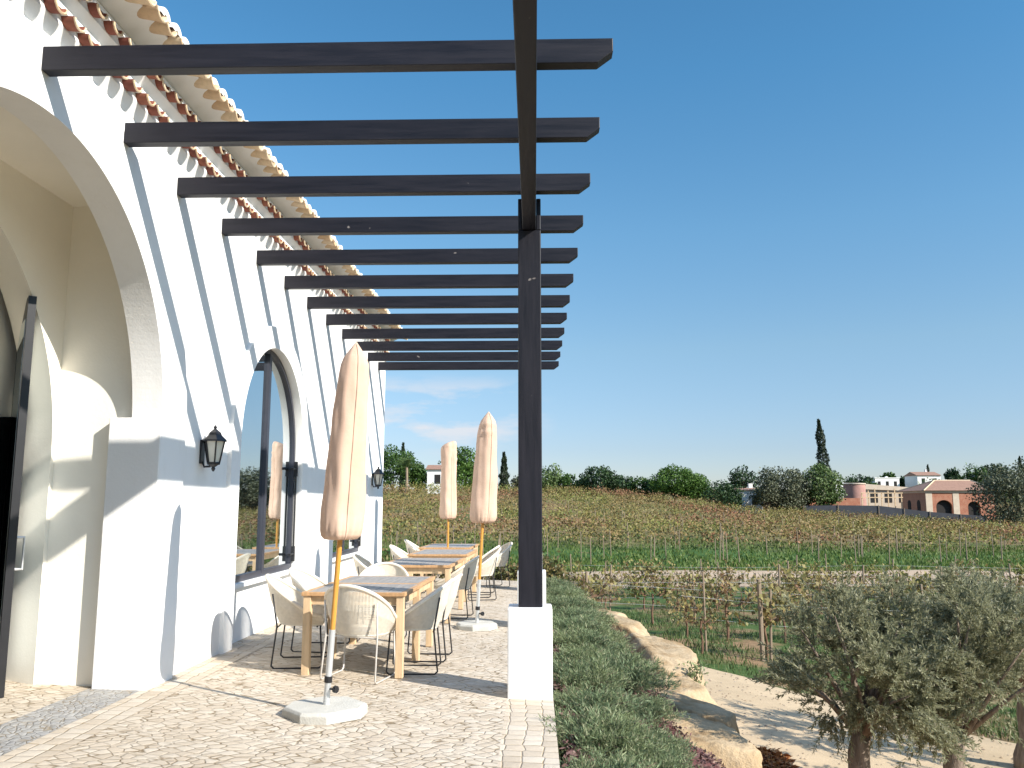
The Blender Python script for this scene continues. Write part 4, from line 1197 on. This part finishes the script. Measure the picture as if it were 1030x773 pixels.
mb = MB(); mb.bounds(-.1, Wd+.1, -.12, -.055, Hh-.35, Hh-.02); mb.bounds(-.12, -.003, -.05, Dp_, Hh-.35, Hh-.02); mb.build('cornice', M['beige'], bh)
for yv in (2.6, 6.0):
    mb = MB(); pts = [(yv-.6, .2), (yv+.6, .2), (yv+.6, 1.5)]+[(yv+.6*math.cos(a), 1.5+.6*math.sin(a)) for a in np.linspace(.2, 2.9, 8)]+[(yv-.6, 1.5)]
    mb.prism(pts, 'x', -.03, -.004); mb.build('side_opening', M['void'], bh)
mb = MB(); o_ = .45; rz_ = at(942, 484, 139)[2]-hz
A = [(-o_, -o_, Hh), (Wd+o_, -o_, Hh), (Wd+o_, Dp_+o_, Hh), (-o_, Dp_+o_, Hh)]; r1, r2 = (3.6, Dp_/2, rz_), (Wd-1.2, Dp_/2, rz_)
mb.quad(A[0], A[1], r2, r1); mb.quad(A[2], A[3], r1, r2); mb.poly([A[3], A[0], r1]); mb.poly([A[1], A[2], r2]); mb.poly(A[::-1])
rf = mb.build('roof', M['rooftile'], bh)
mb = MB()
for p, q in ((A[0], r1), (A[1], r2), (r1, r2), (A[3], r1)): mb.tube([p, q], .11, 6)
mb.build('ridge_tiles', M['tile_cream'], rf)

# the unfinished wing: beige flat roofed building, round tower, timber frame
def local(u, v, Y, base): p = at(u, v, Y); return p
bx0, bx1 = at(868, 500, 147)[0], at(932, 500, 147)[0]; bz = float(at(868, 507, 147)[2])
lb = empty('low_building', (bx0, 147, bz), 0, 'low beige building with flat pale roof left of the brick house', 'house')
w_ = bx1-bx0; zr = at(868, 487.5, 147)[2]-bz
mb = MB(); mb.bounds(0, w_, 0, 7, -3, zr-.9); mb.build('wall', M['beige'], lb)
mb = MB(); mb.prism([(-.3, zr-.9), (w_+.3, zr-1.3), (w_+.3, zr-.9), (.0, zr)], 'y', -.4, 7.3); mb.build('roof', M['beige'], lb)
for k in range(4):
    mb = MB(); mb.bounds(.8+k*2.4, 2.0+k*2.4, -.05, -.004, .2, zr-1.5); mb.build('opening', M['void'], lb)
tx, ty, _ = at(857, 504, 141); tz_ = Tf(tx, ty)-.2; th_ = at(857, 487, 141)[2]-tz_
tw = empty('round_tower', (tx, ty, tz_), 0, 'squat round pink tower beside the timber frame', 'tower')
mb = MB(); mb.lathe([(1.75, -.5), (1.7, th_-.15)], seg=28); mb.build('wall', M['pink'], tw, smooth='angle')
mb = MB(); mb.lathe([(1.82, th_-.149), (1.82, th_), (1.5, th_+.05)], seg=28); mb.build('coping', M['beige'], tw)
fx0, fx1 = at(864, 505, 137)[0], at(903, 505, 137)[0]; fz = float(at(864, 508, 137)[2])
fr = empty('timber_scaffold', (fx0, 137, fz), 0, 'pale timber scaffold frame in front of the low building', 'scaffold')
ht = at(864, 492, 137)[2]-fz
for k in range(7):
    mb = MB(); xx = (fx1-fx0)*k/6; mb.bounds(xx-.07, xx+.07, -.07, .07, -2.5, ht*(.75+.25*((k*7) % 3)/2)); mb.build('scaffold_post', M['wood'], fr)
for k, z_ in enumerate((ht*.45, ht*.72)):
    mb = MB(); mb.bounds(-.2, fx1-fx0+.2, -.14, -.075, z_-.07, z_+.07); mb.build('rail', M['wood'], fr)
wx0, wx1 = at(838, 500, 146)[0], at(852, 500, 146)[0]
mb = MB(); zq = Tf(wx0, 146); mb.bounds(wx0, wx1, 146, 149, zq-.5, at(845, 486.5, 146)[2]); o = mb.build('garden_wall', M['whitewash']); tag(o, 'pale rendered wall end left of the round tower', 'wall')
wx0, wx1 = at(803, 500, 133)[0], at(862, 500, 133)[0]
mb = MB(); zq = Tf(wx0, 133); mb.bounds(wx0, wx1, 133, 133.3, zq-.8, at(820, 501.5, 133)[2]); o = mb.build('brick_wall', M['brick']); tag(o, 'low red brick wall under the leafy trees', 'wall')
# dark shade-net fence along the top of the vineyard
fe = empty('net_fence', (0, 0, 0), 0, 'long dark net fence below the brick house', 'fence')
pts = [(806, 509), (840, 508.5), (880, 509), (905, 512), (930, 515), (960, 517.5), (985, 519)]
mb = MB()
for (u0, v0), (u1, v1) in zip(pts, pts[1:]):
    a, b = at(u0, v0, 127), at(u1, v1, 127)
    za, zb_ = min(Tf(a[0], 127), a[2])-.6, min(Tf(b[0], 127), b[2])-.6
    mb.prism([(a[0], za), (b[0], zb_), (b[0], b[2]), (a[0], a[2])], 'y', 127, 127.05)
mb.build('net', M['net'], fe)
for u, v in pts:
    mb = MB(); a = at(u, v-.6, 126.9); mb.tube([(a[0], 126.9, Tf(a[0], 127)-.5), (a[0], 126.9, a[2])], .05, 6); mb.build('fence_post', M['stake'], fe)

def cottage(name, u0, u1, vt, vb, Y, label, roofm, D=6, rise=.9, win=2):
    xa, xb = at(u0, vb, Y)[0], at(u1, vb, Y)[0]; zb = min(Tf(xa, Y), at(u0, vb, Y)[2])-.3; H = at(u0, vt, Y)[2]-zb; w = xb-xa
    root = empty(name, (xa, Y, zb), 0, label, 'house')
    mb = MB(); mb.bounds(0, w, 0, D, -1, H); mb.build('wall', M['whitewash'], root)
    mb = MB()
    if rise: mb.prism([(-.3, H+.003), (D+.3, H+.003), (D/2, H+rise)], 'x', -.25, w+.25)
    else: mb.bounds(-.1, w+.1, -.1, D+.1, H+.003, H+.25)
    rf = mb.build('roof', roofm, root)
    for k in range(win):
        xx = w*(k+.5)/win; wd = min(.9, w/win*.35)
        mb = MB(); mb.bounds(xx-wd/2, xx+wd/2, -.04, -.004, H-2.2 if H > 3 else H*.4, H-.8 if H > 3 else H*.75); mb.build('window', M['void'], root)
    mb = MB(); mb.bounds(w*.7, w*.7+.6, D*.6, D*.6+.6, H, H+rise+.7); mb.build('chimney', M['whitewash'], rf)
    return root
cottage('cream_house', 429, 450, 472.5, 488, 131, 'cream house with tile roof between the palm and the far parasol', M['rooftile'], D=5, rise=.8, win=1)
cottage('white_cottage', 734, 766, 493.5, 505, 129.5, 'low white cottage half hidden by olive trees', M['rooftile'], D=4, rise=.35, win=2)
cottage('flat_house', 878, 902, 482, 491, 238, 'far flat roofed white house above the low building', M['whitewash'], D=7, rise=0, win=3)
cottage('gabled_house', 920, 943, 479, 489, 235, 'far white house with tile roof above the brick house', M['rooftile'], D=8, rise=1.1, win=2)
cottage('hill_house', 984, 992, 477, 486, 250, 'tiny white house among the far clump of trees', M['rooftile'], D=6, rise=.8, win=1)

# ------------------------------------------------------------------ light, sky, camera
sun_dir = Vector((-1, .585, -.71)).normalized()
el = math.asin(-sun_dir.z); az = math.atan2(-sun_dir.x, -sun_dir.y)      # azimuth of the sun, clockwise from +Y
S = bpy.data.lights.new('sun', 'SUN'); S.energy = 3.45; S.angle = R(.53); S.color = (1, .945, .86)
so = bpy.data.objects.new('sun', S); link(so); so.rotation_euler = sun_dir.to_track_quat('-Z', 'Y').to_euler()

w = bpy.data.worlds.new('World'); sc.world = w; w.use_nodes = True
nt = w.node_tree; nt.nodes.clear()
out = nt.nodes.new('ShaderNodeOutputWorld'); bg = nt.nodes.new('ShaderNodeBackground'); sky = nt.nodes.new('ShaderNodeTexSky')
sky.sky_type = 'NISHITA'; sky.sun_disc = False; sky.sun_elevation = el; sky.sun_rotation = az
sky.air_density = 1.0; sky.dust_density = .3; sky.ozone_density = 1.6; sky.altitude = 50
bg.inputs['Strength'].default_value = .12
# a few small clouds low over the left horizon
tc = nt.nodes.new('ShaderNodeTexCoord'); mp = nt.nodes.new('ShaderNodeMapping'); mp.inputs['Scale'].default_value = (5.2, 5.2, 19); mp.inputs['Location'].default_value = (.35, 0, .1)
nz = nt.nodes.new('ShaderNodeTexNoise'); nz.inputs['Scale'].default_value = 1.55; nz.inputs['Detail'].default_value = 7; nz.inputs['Roughness'].default_value = .56
nt.links.new(tc.outputs['Generated'], mp.inputs['Vector']); nt.links.new(mp.outputs[0], nz.inputs['Vector'])
sp = nt.nodes.new('ShaderNodeSeparateXYZ'); nt.links.new(tc.outputs['Generated'], sp.inputs[0])
def mth(op, a, b):
    n = nt.nodes.new('ShaderNodeMath'); n.operation = op
    for i, v in enumerate((a, b)):
        if isinstance(v, (int, float)): n.inputs[i].default_value = v
        else: nt.links.new(v, n.inputs[i])
    return n.outputs[0]
def rmp(v, pts):
    n = nt.nodes.new('ShaderNodeValToRGB'); cr = n.color_ramp
    while len(cr.elements) < len(pts): cr.elements.new(.5)
    for e, (p, c) in zip(cr.elements, pts): e.position = p; e.color = (c, c, c, 1)
    nt.links.new(v, n.inputs['Fac']); return n.outputs['Color']
band = rmp(sp.outputs['Z'], [(.055, 0), (.085, 1), (.125, 1), (.155, 0)])
side = rmp(mth('ADD', sp.outputs['X'], .5), [(.18, 0), (.28, 1), (.44, 1), (.53, 0)])
cl = rmp(nz.outputs['Fac'], [(.47, 0), (.60, 1)])
mk = mth('MULTIPLY', mth('MULTIPLY', band, side), mth('MULTIPLY', cl, .75))
# sky tint: less white near the horizon, bluer above, unseen zenith brightened as added fill
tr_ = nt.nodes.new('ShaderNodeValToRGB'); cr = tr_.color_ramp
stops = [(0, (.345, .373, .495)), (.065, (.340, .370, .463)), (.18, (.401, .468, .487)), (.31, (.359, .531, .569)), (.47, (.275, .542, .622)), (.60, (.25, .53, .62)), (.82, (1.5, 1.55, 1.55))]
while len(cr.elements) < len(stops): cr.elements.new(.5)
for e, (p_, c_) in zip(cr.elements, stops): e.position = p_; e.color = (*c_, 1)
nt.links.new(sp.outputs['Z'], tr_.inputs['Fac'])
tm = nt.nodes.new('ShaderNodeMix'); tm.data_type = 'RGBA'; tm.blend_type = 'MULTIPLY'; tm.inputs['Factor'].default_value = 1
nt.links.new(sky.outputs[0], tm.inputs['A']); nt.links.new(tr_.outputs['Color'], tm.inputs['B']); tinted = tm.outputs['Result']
mx = nt.nodes.new('ShaderNodeMix'); mx.data_type = 'RGBA'; nt.links.new(mk, mx.inputs['Factor']); nt.links.new(tinted, mx.inputs['A']); mx.inputs['B'].default_value = (2.75, 2.72, 2.82, 1)
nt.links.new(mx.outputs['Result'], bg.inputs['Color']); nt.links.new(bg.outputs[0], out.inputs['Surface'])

cam = bpy.data.cameras.new('camera'); co = bpy.data.objects.new('camera', cam); link(co)
cam.sensor_fit = 'HORIZONTAL'; cam.sensor_width = 36; cam.lens = 850/1030*36; cam.clip_start = .05; cam.clip_end = 6000
co.location = (0, 0, 1.5); co.rotation_euler = (math.pi/2+.1433, 0, .0264)
sc.camera = co
sc.view_settings.view_transform = 'Standard'; sc.view_settings.look = 'None'; sc.view_settings.exposure = 1.35; sc.view_settings.gamma = 1
sc.view_settings.use_curve_mapping = False
sc.cycles.max_bounces = 10; sc.cycles.diffuse_bounces = 8
